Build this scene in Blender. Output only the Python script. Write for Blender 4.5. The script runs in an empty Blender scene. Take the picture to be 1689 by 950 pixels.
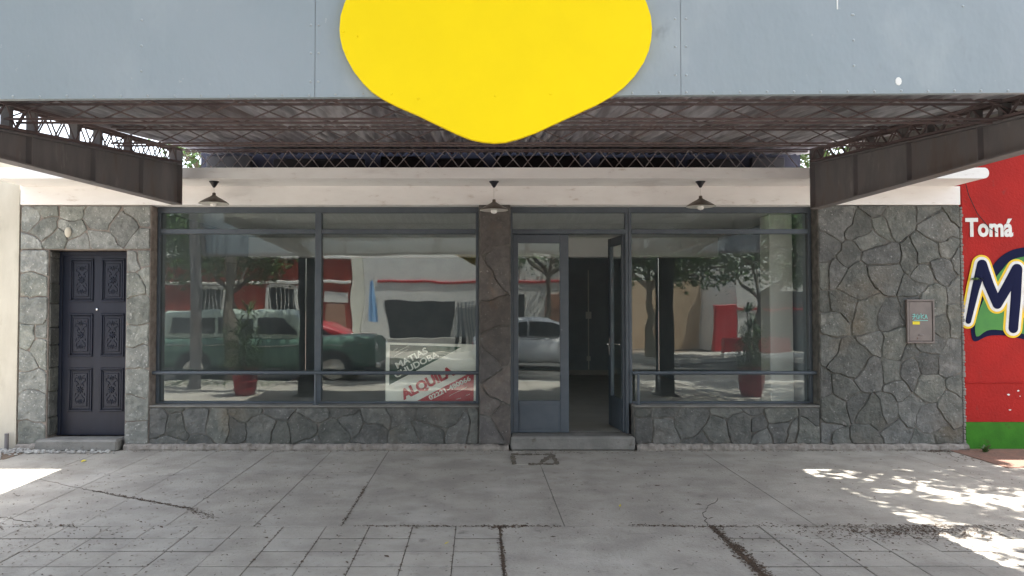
import bpy, math, random
from math import radians, sin, cos, pi, atan2, hypot
from mathutils import Vector, Matrix
R = random.Random(7)
S = bpy.context.scene
C = S.collection

# ------------------------------------------------------------------ camera, world, sun, exposure
EYE = 1.58
PITCH = math.atan(33/1220)
cam = bpy.data.cameras.new('camera'); camo = bpy.data.objects.new('camera', cam); C.objects.link(camo)
camo.location = (0, 0, EYE); camo.rotation_euler = (pi/2 + PITCH, 0, 0)
cam.lens = 26.0; cam.sensor_width = 36; cam.shift_x = 54.5/1689
cam.clip_start = 0.05; cam.clip_end = 2000
S.camera = camo
# direction towards the sun
SUN = Vector((0.25, 0.154, 1)).normalized()
world = bpy.data.worlds.new('World'); S.world = world; world.use_nodes = True
nt = world.node_tree; nt.nodes.clear()
sky = nt.nodes.new('ShaderNodeTexSky'); sky.sky_type = 'NISHITA'; sky.sun_disc = False
sky.sun_elevation = math.asin(SUN.z); sky.sun_rotation = math.atan2(SUN.x, SUN.y)
sky.air_density = 1.2; sky.dust_density = 2.5; sky.ozone_density = 1.0
bg = nt.nodes.new('ShaderNodeBackground'); bg.inputs[1].default_value = 0.14
wo = nt.nodes.new('ShaderNodeOutputWorld')
hs = nt.nodes.new('ShaderNodeHueSaturation'); hs.inputs['Saturation'].default_value = .5
nt.links.new(sky.outputs[0], hs.inputs['Color']); nt.links.new(hs.outputs[0], bg.inputs[0]); nt.links.new(bg.outputs[0], wo.inputs[0])
sl = bpy.data.lights.new('sun', 'SUN'); sl.energy = 4.5; sl.angle = radians(0.53); sl.color = (1, .96, .9)
so = bpy.data.objects.new('sun', sl); C.objects.link(so)
so.rotation_euler = SUN.to_track_quat('Z', 'Y').to_euler(); so.location = (3, 2, 20)
S.view_settings.view_transform = 'Standard'; S.view_settings.look = 'None'
S.view_settings.exposure = 2.28; S.view_settings.gamma = 1
S.render.engine = 'CYCLES'
try:
    S.cycles.max_bounces = 10; S.cycles.diffuse_bounces = 5; S.cycles.glossy_bounces = 5; S.cycles.transparent_max_bounces = 16
except Exception: pass

# ------------------------------------------------------------------ helpers
def P(px, py, Z):
    """photo measurement at a distance -> point"""
    u = (px-790)/1220; v = (475-py)/1220
    d = (u, cos(PITCH)-v*sin(PITCH), sin(PITCH)+v*cos(PITCH)); s = Z/d[1]
    return (d[0]*s, Z, EYE+d[2]*s)
def PX(px, Z, py=508): return P(px, py, Z)[0]
def PH(py, Z): return P(790, py, Z)[2]

WL = {}
def tag(o, label=None, cat=None, group=None, kind=None):
    if label: o['label'] = label
    if cat: o['category'] = cat
    if group: o['group'] = group
    if kind: o['kind'] = kind
    return o
def empty(name, loc, label=None, cat=None, group=None):
    o = bpy.data.objects.new(name, None); C.objects.link(o); o.location = loc; o.empty_display_size = .2
    WL[o] = Vector(loc); return tag(o, label, cat, group)
class MB:
    def __init__(s): s.v = []; s.f = []
    def add(s, vs, fs):
        b = len(s.v); s.v += [tuple(x) for x in vs]; s.f += [tuple(b+i for i in f) for f in fs]; return s
    def box(s, x0, x1, y0, y1, z0, z1, c=0):
        if c <= 0:
            vs = [(x, y, z) for z in (z0, z1) for y in (y0, y1) for x in (x0, x1)]
            return s.add(vs, [(0,2,3,1),(4,5,7,6),(0,1,5,4),(2,6,7,3),(0,4,6,2),(1,3,7,5)])
        # chamfered on all edges
        c = min(c, (x1-x0)*.45, (y1-y0)*.45, (z1-z0)*.45)
        vs = []; X = (x0, x1); Y = (y0, y1); Z = (z0, z1); idx = {}
        for i in (0,1):
            for j in (0,1):
                for k in (0,1):
                    sx = c if i == 0 else -c; sy = c if j == 0 else -c; sz = c if k == 0 else -c
                    idx[i,j,k,0] = len(vs); vs.append((X[i], Y[j]+sy, Z[k]+sz))
                    idx[i,j,k,1] = len(vs); vs.append((X[i]+sx, Y[j], Z[k]+sz))
                    idx[i,j,k,2] = len(vs); vs.append((X[i]+sx, Y[j]+sy, Z[k]))
        fs = []
        I = idx
        def q(*a): fs.append(a)
        q(I[0,0,0,0],I[0,0,1,0],I[0,1,1,0],I[0,1,0,0]); q(I[1,0,0,0],I[1,1,0,0],I[1,1,1,0],I[1,0,1,0])
        q(I[0,0,0,1],I[1,0,0,1],I[1,0,1,1],I[0,0,1,1]); q(I[0,1,0,1],I[0,1,1,1],I[1,1,1,1],I[1,1,0,1])
        q(I[0,0,0,2],I[0,1,0,2],I[1,1,0,2],I[1,0,0,2]); q(I[0,0,1,2],I[1,0,1,2],I[1,1,1,2],I[0,1,1,2])
        for a in (0,1):
            for b in (0,1):
                q(I[a,b,0,0],I[a,b,1,0],I[a,b,1,1],I[a,b,0,1])
                q(I[0,a,b,1],I[1,a,b,1],I[1,a,b,2],I[0,a,b,2])
                q(I[a,0,b,0],I[a,1,b,0],I[a,1,b,2],I[a,0,b,2])
                for k in (0,1): q(I[a,b,k,0],I[a,b,k,1],I[a,b,k,2])
        return s.add(vs, fs)
    def tube(s, p0, p1, r0, r1=None, n=6, caps=True):
        r1 = r0 if r1 is None else r1
        p0 = Vector(p0); p1 = Vector(p1); d = (p1-p0)
        if d.length < 1e-6: return s
        q = d.to_track_quat('Z', 'Y').to_matrix()
        vs = []
        for p, r in ((p0, r0), (p1, r1)):
            for i in range(n):
                a = 2*pi*i/n; vs.append(p + q @ Vector((cos(a)*r, sin(a)*r, 0)))
        fs = [(i, (i+1) % n, n+(i+1) % n, n+i) for i in range(n)]
        if caps: fs += [tuple(range(n))[::-1], tuple(range(n, 2*n))]
        return s.add(vs, fs)
    def path(s, pts, r, n=6):
        for a, b in zip(pts, pts[1:]): s.tube(a, b, r, n=n)
        return s
    def bar(s, p0, p1, w, h, up=(0,0,1)):
        p0 = Vector(p0); p1 = Vector(p1); d = (p1-p0).normalized(); u = Vector(up)
        sd = d.cross(u)
        if sd.length < 1e-4: sd = d.cross(Vector((0,1,0)))
        sd.normalize(); u = sd.cross(d).normalized()
        vs = [p+sd*a*w/2+u*b*h/2 for p in (p0, p1) for a, b in ((-1,-1),(1,-1),(1,1),(-1,1))]
        return s.add(vs, [(0,1,5,4),(1,2,6,5),(2,3,7,6),(3,0,4,7),(3,2,1,0),(4,5,6,7)])
    def lathe(s, prof, c=(0,0,0), n=20, M=None):
        vs = []; c = Vector(c)
        for r, z in prof:
            for i in range(n):
                a = 2*pi*i/n; v = Vector((r*cos(a), r*sin(a), z))
                if M: v = M @ v
                vs.append(c+v)
        m = len(prof); fs = []
        for j in range(m-1):
            for i in range(n): fs.append((j*n+i, j*n+(i+1) % n, (j+1)*n+(i+1) % n, (j+1)*n+i))
        if prof[0][0] > 1e-5: fs.append(tuple(range(n))[::-1])
        if prof[-1][0] > 1e-5: fs.append(tuple((m-1)*n+i for i in range(n)))
        return s.add(vs, fs)
    def prism_xz(s, pts, y0, y1):
        n = len(pts)
        vs = [(x, y0, z) for x, z in pts]+[(x, y1, z) for x, z in pts]
        fs = [tuple(range(n)), tuple(range(n, 2*n))[::-1]]+[(i, n+i, n+(i+1) % n, (i+1) % n) for i in range(n)]
        return s.add(vs, fs)
    def prism_yz(s, pts, x0, x1):
        n = len(pts)
        vs = [(x0, y, z) for y, z in pts]+[(x1, y, z) for y, z in pts]
        fs = [tuple(range(n)), tuple(range(n, 2*n))[::-1]]+[(i, n+i, n+(i+1) % n, (i+1) % n) for i in range(n)]
        return s.add(vs, fs)
    def ell(s, c, rx, ry, rz, M=None, n=8, m=5):
        prof = []
        vs = []; c = Vector(c)
        fs = []
        top = c + (M @ Vector((0,0,rz)) if M else Vector((0,0,rz))); bot = c-(M @ Vector((0,0,rz)) if M else Vector((0,0,rz)))
        for j in range(1, m):
            t = pi*j/m
            for i in range(n):
                a = 2*pi*i/n; v = Vector((rx*sin(t)*cos(a), ry*sin(t)*sin(a), rz*cos(t)))
                vs.append(c+(M @ v if M else v))
        vs += [top, bot]; T = len(vs)-2
        for j in range(m-2):
            for i in range(n): fs.append((j*n+i, (j+1)*n+i, (j+1)*n+(i+1) % n, j*n+(i+1) % n))
        for i in range(n):
            fs.append((T, i, (i+1) % n)); fs.append((T+1, (m-2)*n+(i+1) % n, (m-2)*n+i))
        return s.add(vs, fs)
    def build(s, name, mat, parent=None, smooth=False, label=None, cat=None, group=None, kind=None, pivot=None, fix=True):
        """verts are in world space; pivot moves the object's origin"""
        base = WL[parent] if parent else Vector((0,0,0))
        o0 = Vector(pivot) if pivot is not None else base
        me = bpy.data.meshes.new(name); me.from_pydata([tuple(Vector(v)-o0) for v in s.v], [], s.f)
        if fix:
            import bmesh
            bm = bmesh.new(); bm.from_mesh(me); bmesh.ops.recalc_face_normals(bm, faces=bm.faces); bm.to_mesh(me); bm.free()
        me.materials.append(mat)
        if smooth:
            me.polygons.foreach_set('use_smooth', [True]*len(me.polygons))
            try: me.set_sharp_from_angle(angle=radians(40))
            except Exception: pass
        o = bpy.data.objects.new(name, me); C.objects.link(o)
        o.location = o0-base
        if parent: o.parent = parent
        WL[o] = o0
        return tag(o, label, cat, group, kind)
def copy_obj(o, loc, parent=None):
    c = o.copy(); C.objects.link(c)
    if parent: c.parent = parent
    c.location = Vector(loc)-(WL[parent] if parent else Vector((0,0,0))); WL[c] = Vector(loc)
    return c
def copy_tree(o, loc, rz=None):
    c = o.copy(); C.objects.link(c); c.location = loc
    if rz is not None: c.rotation_euler.z = rz
    for ch in list(o.children):
        d = ch.copy(); C.objects.link(d); d.parent = c
        for g in list(ch.children):
            e = g.copy(); C.objects.link(e); e.parent = d
    return c

# ------------------------------------------------------------------ materials
def mat(name, c1, c2=None, rough=.7, scale=6, detail=6, bump=0, bscale=60, metal=0, var=0, c3=None, s3=2, t3=(.55,.7),
        zs=1, spec=.5, c4=None, s4=25, t4=(.62,.72), emit=0, obj=False, bdist=.004, c5=None, s5=60, t5=(.62,.7), ys=1):
    m = bpy.data.materials.new(name); m.use_nodes = True; t = m.node_tree; N = t.nodes; L = t.links
    b = N['Principled BSDF']; b.inputs['Roughness'].default_value = rough; b.inputs['Metallic'].default_value = metal
    b.inputs['Specular IOR Level'].default_value = spec
    if obj:
        tc = N.new('ShaderNodeTexCoord'); src = tc.outputs['Object']
    else:
        g = N.new('ShaderNodeNewGeometry'); src = g.outputs['Position']
    mp = N.new('ShaderNodeMapping'); mp.inputs['Scale'].default_value = (1, ys, zs); L.new(src, mp.inputs[0])
    def noise(sc, d=6):
        n = N.new('ShaderNodeTexNoise'); n.inputs['Scale'].default_value = sc; n.inputs['Detail'].default_value = d
        n.inputs['Roughness'].default_value = .6; L.new(mp.outputs[0], n.inputs['Vector']); return n
    def ramp(n, a, z):
        r = N.new('ShaderNodeMapRange'); r.inputs[1].default_value = a; r.inputs[2].default_value = z; r.interpolation_type = 'SMOOTHSTEP'
        L.new(n.outputs['Fac'], r.inputs[0]); return r
    def mix(fac, a, bb):
        x = N.new('ShaderNodeMix'); x.data_type = 'RGBA'
        L.new(fac.outputs[0], x.inputs[0])
        if isinstance(a, tuple): x.inputs[6].default_value = (*a, 1)
        else: L.new(a, x.inputs[6])
        x.inputs[7].default_value = (*bb, 1); return x.outputs[2]
    col = None
    if c2 is not None: col = mix(ramp(noise(scale, detail), .3, .7), c1, c2)
    if c3 is not None: col = mix(ramp(noise(s3, 5), *t3), col or c1, c3)
    if c4 is not None: col = mix(ramp(noise(s4, 4), *t4), col or c1, c4)
    if c5 is not None: col = mix(ramp(noise(s5, 3), *t5), col or c1, c5)
    if var:
        oi = N.new('ShaderNodeObjectInfo'); hsv = N.new('ShaderNodeHueSaturation')
        r = N.new('ShaderNodeMapRange'); r.inputs[3].default_value = 1-var; r.inputs[4].default_value = 1+var
        L.new(oi.outputs['Random'], r.inputs[0]); L.new(r.outputs[0], hsv.inputs['Value'])
        ml = N.new('ShaderNodeMath'); ml.operation = 'MULTIPLY'; ml.inputs[1].default_value = 7.31
        fr = N.new('ShaderNodeMath'); fr.operation = 'FRACT'; L.new(oi.outputs['Random'], ml.inputs[0]); L.new(ml.outputs[0], fr.inputs[0])
        r3 = N.new('ShaderNodeMapRange'); r3.inputs[3].default_value = 1-min(.4, var*1.6); r3.inputs[4].default_value = 1+min(.5, var*1.6); L.new(fr.outputs[0], r3.inputs[0]); L.new(r3.outputs[0], hsv.inputs['Saturation'])
        if col is None: hsv.inputs['Color'].default_value = (*c1, 1)
        else: L.new(col, hsv.inputs['Color'])
        col = hsv.outputs[0]
    if col is None: b.inputs['Base Color'].default_value = (*c1, 1)
    else: L.new(col, b.inputs['Base Color'])
    if bump:
        bp = N.new('ShaderNodeBump'); bp.inputs['Strength'].default_value = bump; bp.inputs['Distance'].default_value = bdist
        L.new(noise(bscale, 5).outputs['Fac'], bp.inputs['Height']); L.new(bp.outputs[0], b.inputs['Normal'])
    if emit:
        b.inputs['Emission Color'].default_value = (*c1, 1); b.inputs['Emission Strength'].default_value = emit
    return m
def glass(name, refl=.09, tint=(.86,.9,.89), wav=.5, rough=0.0, dust=0):
    m = bpy.data.materials.new(name); m.use_nodes = True; t = m.node_tree; N = t.nodes; L = t.links; N.clear()
    o = N.new('ShaderNodeOutputMaterial'); mx = N.new('ShaderNodeMixShader'); tr = N.new('ShaderNodeBsdfTransparent'); gl = N.new('ShaderNodeBsdfGlossy')
    tr.inputs[0].default_value = (*tint, 1); gl.inputs['Roughness'].default_value = rough; gl.inputs[0].default_value = (.95,1,.98,1)
    lw = N.new('ShaderNodeLayerWeight'); lw.inputs[0].default_value = .5
    pw = N.new('ShaderNodeMath'); pw.operation = 'POWER'; pw.inputs[1].default_value = 5
    ma = N.new('ShaderNodeMath'); ma.operation = 'MULTIPLY_ADD'; ma.inputs[1].default_value = .9; ma.inputs[2].default_value = refl
    L.new(lw.outputs['Facing'], pw.inputs[0]); L.new(pw.outputs[0], ma.inputs[0]); L.new(ma.outputs[0], mx.inputs[0])
    if dust:
        df = N.new('ShaderNodeBsdfDiffuse'); df.inputs[0].default_value = (.62,.66,.64,1); m2 = N.new('ShaderNodeMixShader')
        n2 = N.new('ShaderNodeTexNoise'); n2.inputs['Scale'].default_value = 3.5; n2.inputs['Detail'].default_value = 8
        g2 = N.new('ShaderNodeNewGeometry'); L.new(g2.outputs['Position'], n2.inputs['Vector'])
        r2 = N.new('ShaderNodeMapRange'); r2.inputs[1].default_value = .3; r2.inputs[2].default_value = .75; r2.inputs[3].default_value = dust*.4; r2.inputs[4].default_value = dust*1.8
        L.new(n2.outputs['Fac'], r2.inputs[0]); L.new(r2.outputs[0], m2.inputs[0]); L.new(tr.outputs[0], m2.inputs[1]); L.new(df.outputs[0], m2.inputs[2]); L.new(m2.outputs[0], mx.inputs[1])
    else: L.new(tr.outputs[0], mx.inputs[1])
    L.new(gl.outputs[0], mx.inputs[2]); L.new(mx.outputs[0], o.inputs[0])
    if wav:
        n = N.new('ShaderNodeTexNoise'); n.inputs['Scale'].default_value = 1.6; n.inputs['Detail'].default_value = 1
        g = N.new('ShaderNodeNewGeometry'); mp = N.new('ShaderNodeMapping'); mp.inputs['Scale'].default_value = (1.6, 1, .7)
        L.new(g.outputs['Position'], mp.inputs[0]); L.new(mp.outputs[0], n.inputs['Vector'])
        bp = N.new('ShaderNodeBump'); bp.inputs['Strength'].default_value = wav; bp.inputs['Distance'].default_value = .01
        L.new(n.outputs['Fac'], bp.inputs['Height']); L.new(bp.outputs[0], gl.inputs['Normal'])
    return m
M = {}
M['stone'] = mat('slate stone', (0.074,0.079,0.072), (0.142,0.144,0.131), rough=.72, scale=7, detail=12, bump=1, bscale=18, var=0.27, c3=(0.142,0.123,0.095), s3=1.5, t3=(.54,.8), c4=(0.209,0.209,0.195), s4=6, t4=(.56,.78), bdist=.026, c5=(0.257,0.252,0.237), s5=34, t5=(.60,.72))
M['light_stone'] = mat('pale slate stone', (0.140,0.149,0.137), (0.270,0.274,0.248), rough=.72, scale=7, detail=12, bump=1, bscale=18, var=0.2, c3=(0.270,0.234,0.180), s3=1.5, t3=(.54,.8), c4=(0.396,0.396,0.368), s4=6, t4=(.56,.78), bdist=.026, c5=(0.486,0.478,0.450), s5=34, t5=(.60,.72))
M['pillar_stone'] = mat('dark pillar stone', (.085,.076,.072), (.135,.120,.108), rough=.72, scale=9, detail=10, bump=1, bscale=16, var=.25, c3=(.19,.125,.085), s3=2.3, t3=(.55,.78), c4=(.20,.20,.19), s4=9, t4=(.62,.8), bdist=.02, c5=(.25,.24,.22), s5=38, t5=(.62,.74))
M['mortar'] = mat('mortar', (.075,.075,.068), (.17,.16,.142), rough=.95, scale=12, bump=1, bscale=60, bdist=.008)
M['light_mortar'] = mat('brownish mortar', (.19,.155,.135), (.30,.26,.23), rough=.95, scale=12, bump=1, bscale=60, bdist=.008)
M['plinth'] = mat('crumbling plinth mortar', (.22,.195,.17), (.34,.31,.275), rough=.95, scale=12, bump=1, bscale=45, c4=(.14,.10,.08), s4=18, bdist=.012)
M['white'] = mat('white painted render', (.86,.84,.82), (.81,.785,.765), rough=.85, scale=3, bump=.4, bscale=60, zs=3, c4=(.60,.54,.49), s4=6, t4=(.60,.80), c3=(.66,.62,.60), s3=1.2, t3=(.6,.8))
M['cream'] = mat('old cream render', (.50,.46,.38), (.60,.56,.47), rough=.9, scale=2.5, bump=.6, bscale=40, zs=.4, c3=(.30,.28,.22), s3=1.6, t3=(.58,.8), c4=(.35,.32,.25), s4=8, t4=(.62,.78))
M['concrete'] = mat('concrete', (.34,.33,.31), (.44,.43,.40), rough=.9, scale=5, bump=.8, bscale=60, c4=(.22,.21,.19), s4=14, t4=(.6,.78), bdist=.006)
M['red'] = mat('red wall paint', (.40,.018,.014), (.33,.016,.013), spec=.2, rough=.7, scale=2.5, bump=.9, bscale=38, bdist=.008, c4=(.28,.03,.025), s4=9)
M['green'] = mat('green wall paint', (.05,.22,.018), (.035,.16,.014), spec=.2, rough=.7, scale=5, bump=.5, bscale=50, c4=(.06,.06,.025), s4=6, t4=(.6,.8))
M['navy'] = mat('navy mural paint', (.010,.013,.045), rough=.8, spec=.1)
M['mgreen'] = mat('leaf green mural paint', (.05,.24,.03), (.04,.2,.03), rough=.55, scale=8)
M['mwhite'] = mat('white mural paint', (.75,.75,.72), (.68,.67,.64), rough=.55, scale=12)
M['myellow'] = mat('yellow mural paint', (.78,.52,.01), rough=.55)
M['signgrey'] = mat('grey sheet metal paint', (.225,.265,.285), (.25,.285,.305), rough=.38, scale=1.3, bump=.5, bscale=2.2, c3=(.29,.325,.34), s3=1.7, t3=(.5,.72), bdist=.03, zs=.6, c4=(.20,.225,.235), s4=5, t4=(.64,.76), c5=(.31,.33,.34), s5=30, t5=(.68,.74))
M['yellow'] = mat('yellow gloss paint', (.84,.625,0), (.81,.60,0), spec=.15, rough=.5, scale=3, bump=.12, bscale=5, bdist=.01)
M['rivet'] = mat('painted rivet', (.33,.36,.38), rough=.35, metal=.3)
M['steel'] = mat('rusty grey girder steel', (.145,.138,.142), (.20,.185,.185), rough=.65, scale=6, bump=.5, bscale=30, c3=(.13,.10,.085), s3=3, t3=(.5,.75), c4=(.27,.255,.24), s4=11, t4=(.6,.8), zs=.35)
M['rust'] = mat('rusty truss steel', (.15,.105,.10), (.115,.09,.09), rough=.85, scale=9, bump=.5, bscale=60)
M['lightrod'] = mat('galvanised lacing rod', (.33,.30,.30), (.22,.17,.16), rough=.6, scale=14)
M['corr'] = mat('rusty corrugated iron with painted rib shading', (.24,.225,.245), (.74,.72,.76), rough=.38, scale=13, detail=3, metal=.55, var=.22, c3=(.20,.15,.14), s3=1.6, t3=(.5,.75), c4=(.70,.67,.66), s4=3.2, t4=(.62,.72), ys=.06)  # lengthwise stripes put rib light and shade into the colour, besides the rust
M['navywall'] = mat('dark blue painted wall', (.012,.014,.032), (.016,.018,.036), rough=.7, scale=3)
M['block'] = mat('grey block', (.03,.03,.034), (.04,.04,.045), rough=.9, scale=6)
M['frame'] = mat('blue grey window paint', (.07,.087,.105), (.088,.106,.125), rough=.42, scale=6, c4=(.2,.22,.24), s4=20, t4=(.68,.8))
M['doorpaint'] = mat('dark blue black door varnish', (.011,.015,.028), (.016,.020,.036), spec=.35, rough=.4, scale=10, bump=.25, bscale=30, zs=.2)
M['glass'] = glass('shop glass', .055, (.965,.98,.975), wav=.20, dust=.007)
M['glass2'] = glass('car glass', .12, (.3,.34,.34), wav=0)
M['iwall'] = mat('interior wall', (.26,.30,.33), (.31,.35,.38), rough=.8, scale=2)
M['iceil'] = mat('interior ceiling', (.78,.79,.76), (.72,.73,.70), rough=.9, scale=2)
M['ifloor'] = mat('interior cement floor', (.33,.325,.30), (.42,.41,.38), rough=.35, scale=3)
M['idoor'] = mat('pale interior door', (.62,.64,.60), rough=.6)
M['slab'] = mat('cement pavement', (.30,.275,.238), (.415,.385,.335), rough=.85, scale=2.6, detail=12, bump=1, bscale=45, c3=(.52,.49,.44), s3=1.2, t3=(.48,.88), c4=(.20,.182,.155), s4=6, t4=(.58,.80), var=.03, bdist=.008, c5=(.13,.12,.10), s5=34, t5=(.64,.72))
M['stepc'] = mat('worn step cement', (.17,.165,.15), (.25,.24,.22), rough=.85, scale=4, bump=1, bscale=40, c4=(.14,.13,.11), s4=9, bdist=.008)
M['postp'] = mat('matt dark post paint', (.05,.055,.06), (.07,.075,.08), rough=1, spec=.05, scale=5)
M['bed'] = mat('dirt in joints', (.10,.085,.065), (.15,.13,.105), rough=1, scale=20, bump=1, bscale=80)
M['dirt'] = mat('brown soil', (.15,.11,.08), (.24,.185,.14), rough=1, scale=8, bump=1, bscale=50, bdist=.015)
M['reddirt'] = mat('reddish brick dust soil', (.26,.14,.10), (.19,.12,.09), rough=1, scale=9, bump=1, bscale=50, bdist=.012)
M['litter'] = mat('dry leaf litter', (.06,.042,.03), (.13,.085,.055), rough=.9, scale=40)
M['yleaf'] = mat('yellow leaf', (.72,.60,.03), rough=.6)
M['bark'] = mat('bark', (.10,.085,.065), (.18,.155,.125), rough=.95, scale=14, bump=1, bscale=40, zs=.3)
M['leaf'] = mat('leaf green', (.045,.10,.02), (.085,.15,.035), rough=.5, scale=3, c3=(.03,.07,.015), s3=1.3)
M['asphalt'] = mat('asphalt', (.062,.06,.058), (.085,.082,.078), rough=.9, scale=3, bump=.6, bscale=120, c3=(.11,.105,.1), s3=.8)
M['kerb'] = mat('kerb', (.42,.41,.38), (.33,.32,.30), rough=.9, scale=4)
M['grass'] = mat('grass', (.05,.10,.02), (.09,.12,.03), rough=.9, scale=5)
M['black'] = mat('black rubber', (.02,.02,.02), rough=.8)
M['lampblack'] = mat('black lamp metal', (.018,.018,.024), rough=.4)
M['shade'] = mat('brown enamel lamp shade', (.12,.095,.075), (.09,.07,.055), rough=.4, scale=20)
M['shade_in'] = mat('white enamel', (.7,.68,.62), rough=.4)
M['bulb'] = glass('bulb glass', .18, (.93,.93,.93), wav=0)
M['bulbw'] = mat('frosted bulb', (.78,.77,.74), rough=.2)
M['box'] = mat('meter box metal', (.16,.135,.125), (.20,.17,.155), rough=.6, scale=8, c4=(.12,.07,.05), s4=15)
M['cyan'] = mat('cyan marker', (.25,.65,.60), rough=.5)
M['myel2'] = mat('yellow sticker', (.75,.62,.02), rough=.5)
M['pot'] = mat('red glazed pot', (.32,.02,.03), (.26,.02,.025), rough=.3, scale=6)
M['vgreen'] = mat('green van paint', (.085,.165,.125), (.11,.20,.155), rough=.35, scale=4)
M['vroof'] = mat('pale green roof paint', (.42,.50,.44), rough=.35)
M['cwhite'] = mat('white car paint', (.72,.73,.74), rough=.25)
M['cred'] = mat('red car paint', (.40,.02,.03), rough=.25)
M['chrome'] = mat('chrome', (.6,.6,.6), rough=.25, metal=1)
M['dark'] = mat('dark opening', (.03,.035,.04), rough=.5)
M['redhouse'] = mat('terracotta red render', (.42,.06,.035), (.34,.05,.03), rough=.85, scale=2)
M['poster'] = mat('wood brown board', (.42,.24,.17), (.36,.2,.14), rough=.8, scale=6)
M['ochre'] = mat('ochre wall', (.52,.40,.27), (.45,.34,.23), rough=.9, scale=2)
M['flag1'] = mat('light blue flag cloth', (.25,.45,.72), rough=.9)
M['bgreen'] = mat('board dark green', (.015,.075,.035), (.045,.045,.03), rough=.5, scale=3)
M['bred'] = mat('board red', (.44,.010,.018), rough=.5)
M['bwhite'] = mat('board cream', (.84,.83,.74), (.78,.77,.66), rough=.55, scale=6)

# ------------------------------------------------------------------ setting
FY = 8.30      # front of the stone
GY = 8.50      # glass plane
SY = 7.77      # edge of the concrete eave
MB().box(-400, 400, -400, 400, -.30, -.16).build('ground', M['dirt'], kind='structure')
MB().box(-120, 120, -6.2, .85, -.158, -.12).build('road', M['asphalt'], kind='structure')
kb = MB()
for i in range(-30, 30):
    kb.box(i*1.0+.004, i*1.0+.996, .856, 1.0, -.155, .004+R.uniform(0,.004), .012); kb.box(i*1.0+.004, i*1.0+.996, -6.35, -6.206, -.155, .004, .012)
kb.build('kerb', M['kerb'], kind='structure')
MB().box(-60, 60, -10.0, -6.354, -.155, 0).build('far_pavement', M['slab'], kind='structure')
pv = MB().box(-14, 14, 1.004, 18, -.15, -.007).build('pavement', M['bed'], kind='structure')
# slabs (real joints)
def slab(x0, x1, y0, y1, g=.004, dz=None, gy=None):
    gy = g if gy is None else gy
    dz = R.uniform(-.0015, .0015) if dz is None else dz
    # slightly wandering corners
    mb = MB(); mb.box(x0+g, x1-g, y0+gy, y1-gy, -.006, dz, .0035)
    mb.build('slab', M['slab'], pv, pivot=((x0+x1)/2, (y0+y1)/2, 0))
JY = 5.40
YB = 8.25
# rear zone: long cement bays
xs = [-9.0,-6.8,-5.9,-5.0,-4.15,-3.52,-2.90,-2.27,-1.63,-1.00,.62]
for a, b in zip(xs, xs[1:]):
    ys = [JY, 7.09, YB] if b <= -1 else [JY, YB]
    for c, d in zip(ys, ys[1:]): slab(a, b, c, d, .0022)
for a, b in ((.62, 2.45), (2.45, 4.6), (4.6, 6.9), (6.9, 9.2)): slab(a, b, JY, YB, .002)
# front zone: scored square tiles either side of one smooth bay
rows = [JY, 5.12, 4.85, 4.57, 4.29, 4.0]
x = .145
cols = [x-.312*i for i in range(15)]
for i in range(14):
    for r in range(5):
        slab(cols[i+1], cols[i], rows[r+1], rows[r], .0032 if i % 2 == 0 else .0018, R.uniform(-.003,.003), .0065)
slab(.150, 1.672, 4.0, JY, .006)
cols = [1.70+.325*i for i in range(11)]
for i in range(10):
    for r in range(5):
        slab(cols[i], cols[i+1], rows[r+1], rows[r], .0028, R.uniform(-.003,.003), .0065)
for a, b in ((-9.,-6.6),(-6.6,-4.22),(4.95,7.),(7.,9.2)): slab(a, b, 4.0, JY, .005)
for a in range(-9, 9, 2):
    for c, d in ((1.01, 2.5), (2.5, 4.0)): slab(a, a+2, c, d, .005)

# ------------------------------------------------------------------ shop building
shop = empty('shop_building', (0, FY, 0), 'low shop front faced in dark flagstone, with white concrete eave and three glazed bays', 'building')
XL, XR = -5.155, 5.41
HT = 2.737
def clip(poly, px, py, nx, ny):
    out = []
    n = len(poly)
    for i in range(n):
        a = poly[i]; b = poly[(i+1) % n]
        da = (a[0]-px)*nx+(a[1]-py)*ny; db = (b[0]-px)*nx+(b[1]-py)*ny
        if da <= 0: out.append(a)
        if da*db < 0:
            t = da/(da-db); out.append((a[0]+(b[0]-a[0])*t, a[1]+(b[1]-a[1])*t))
    return out
def cells(x0, x1, z0, z1, seeds):
    res = []; A = (x1-x0)*(z1-z0)/len(seeds); wt = [R.uniform(0, A*.30) for _ in seeds]
    for i, (sx, sz) in enumerate(seeds):
        poly = [(x0,z0),(x1,z0),(x1,z1),(x0,z1)]
        for j, (tx, tz) in enumerate(seeds):
            if i == j: continue
            d2 = (tx-sx)**2+(tz-sz)**2; t = .5+(wt[i]-wt[j])/(2*d2)
            poly = clip(poly, sx+(tx-sx)*t, sz+(tz-sz)*t, tx-sx, tz-sz)
            if len(poly) < 3: break
        if len(poly) >= 3: res.append(poly)
    return res
from mathutils import noise as mn
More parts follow.
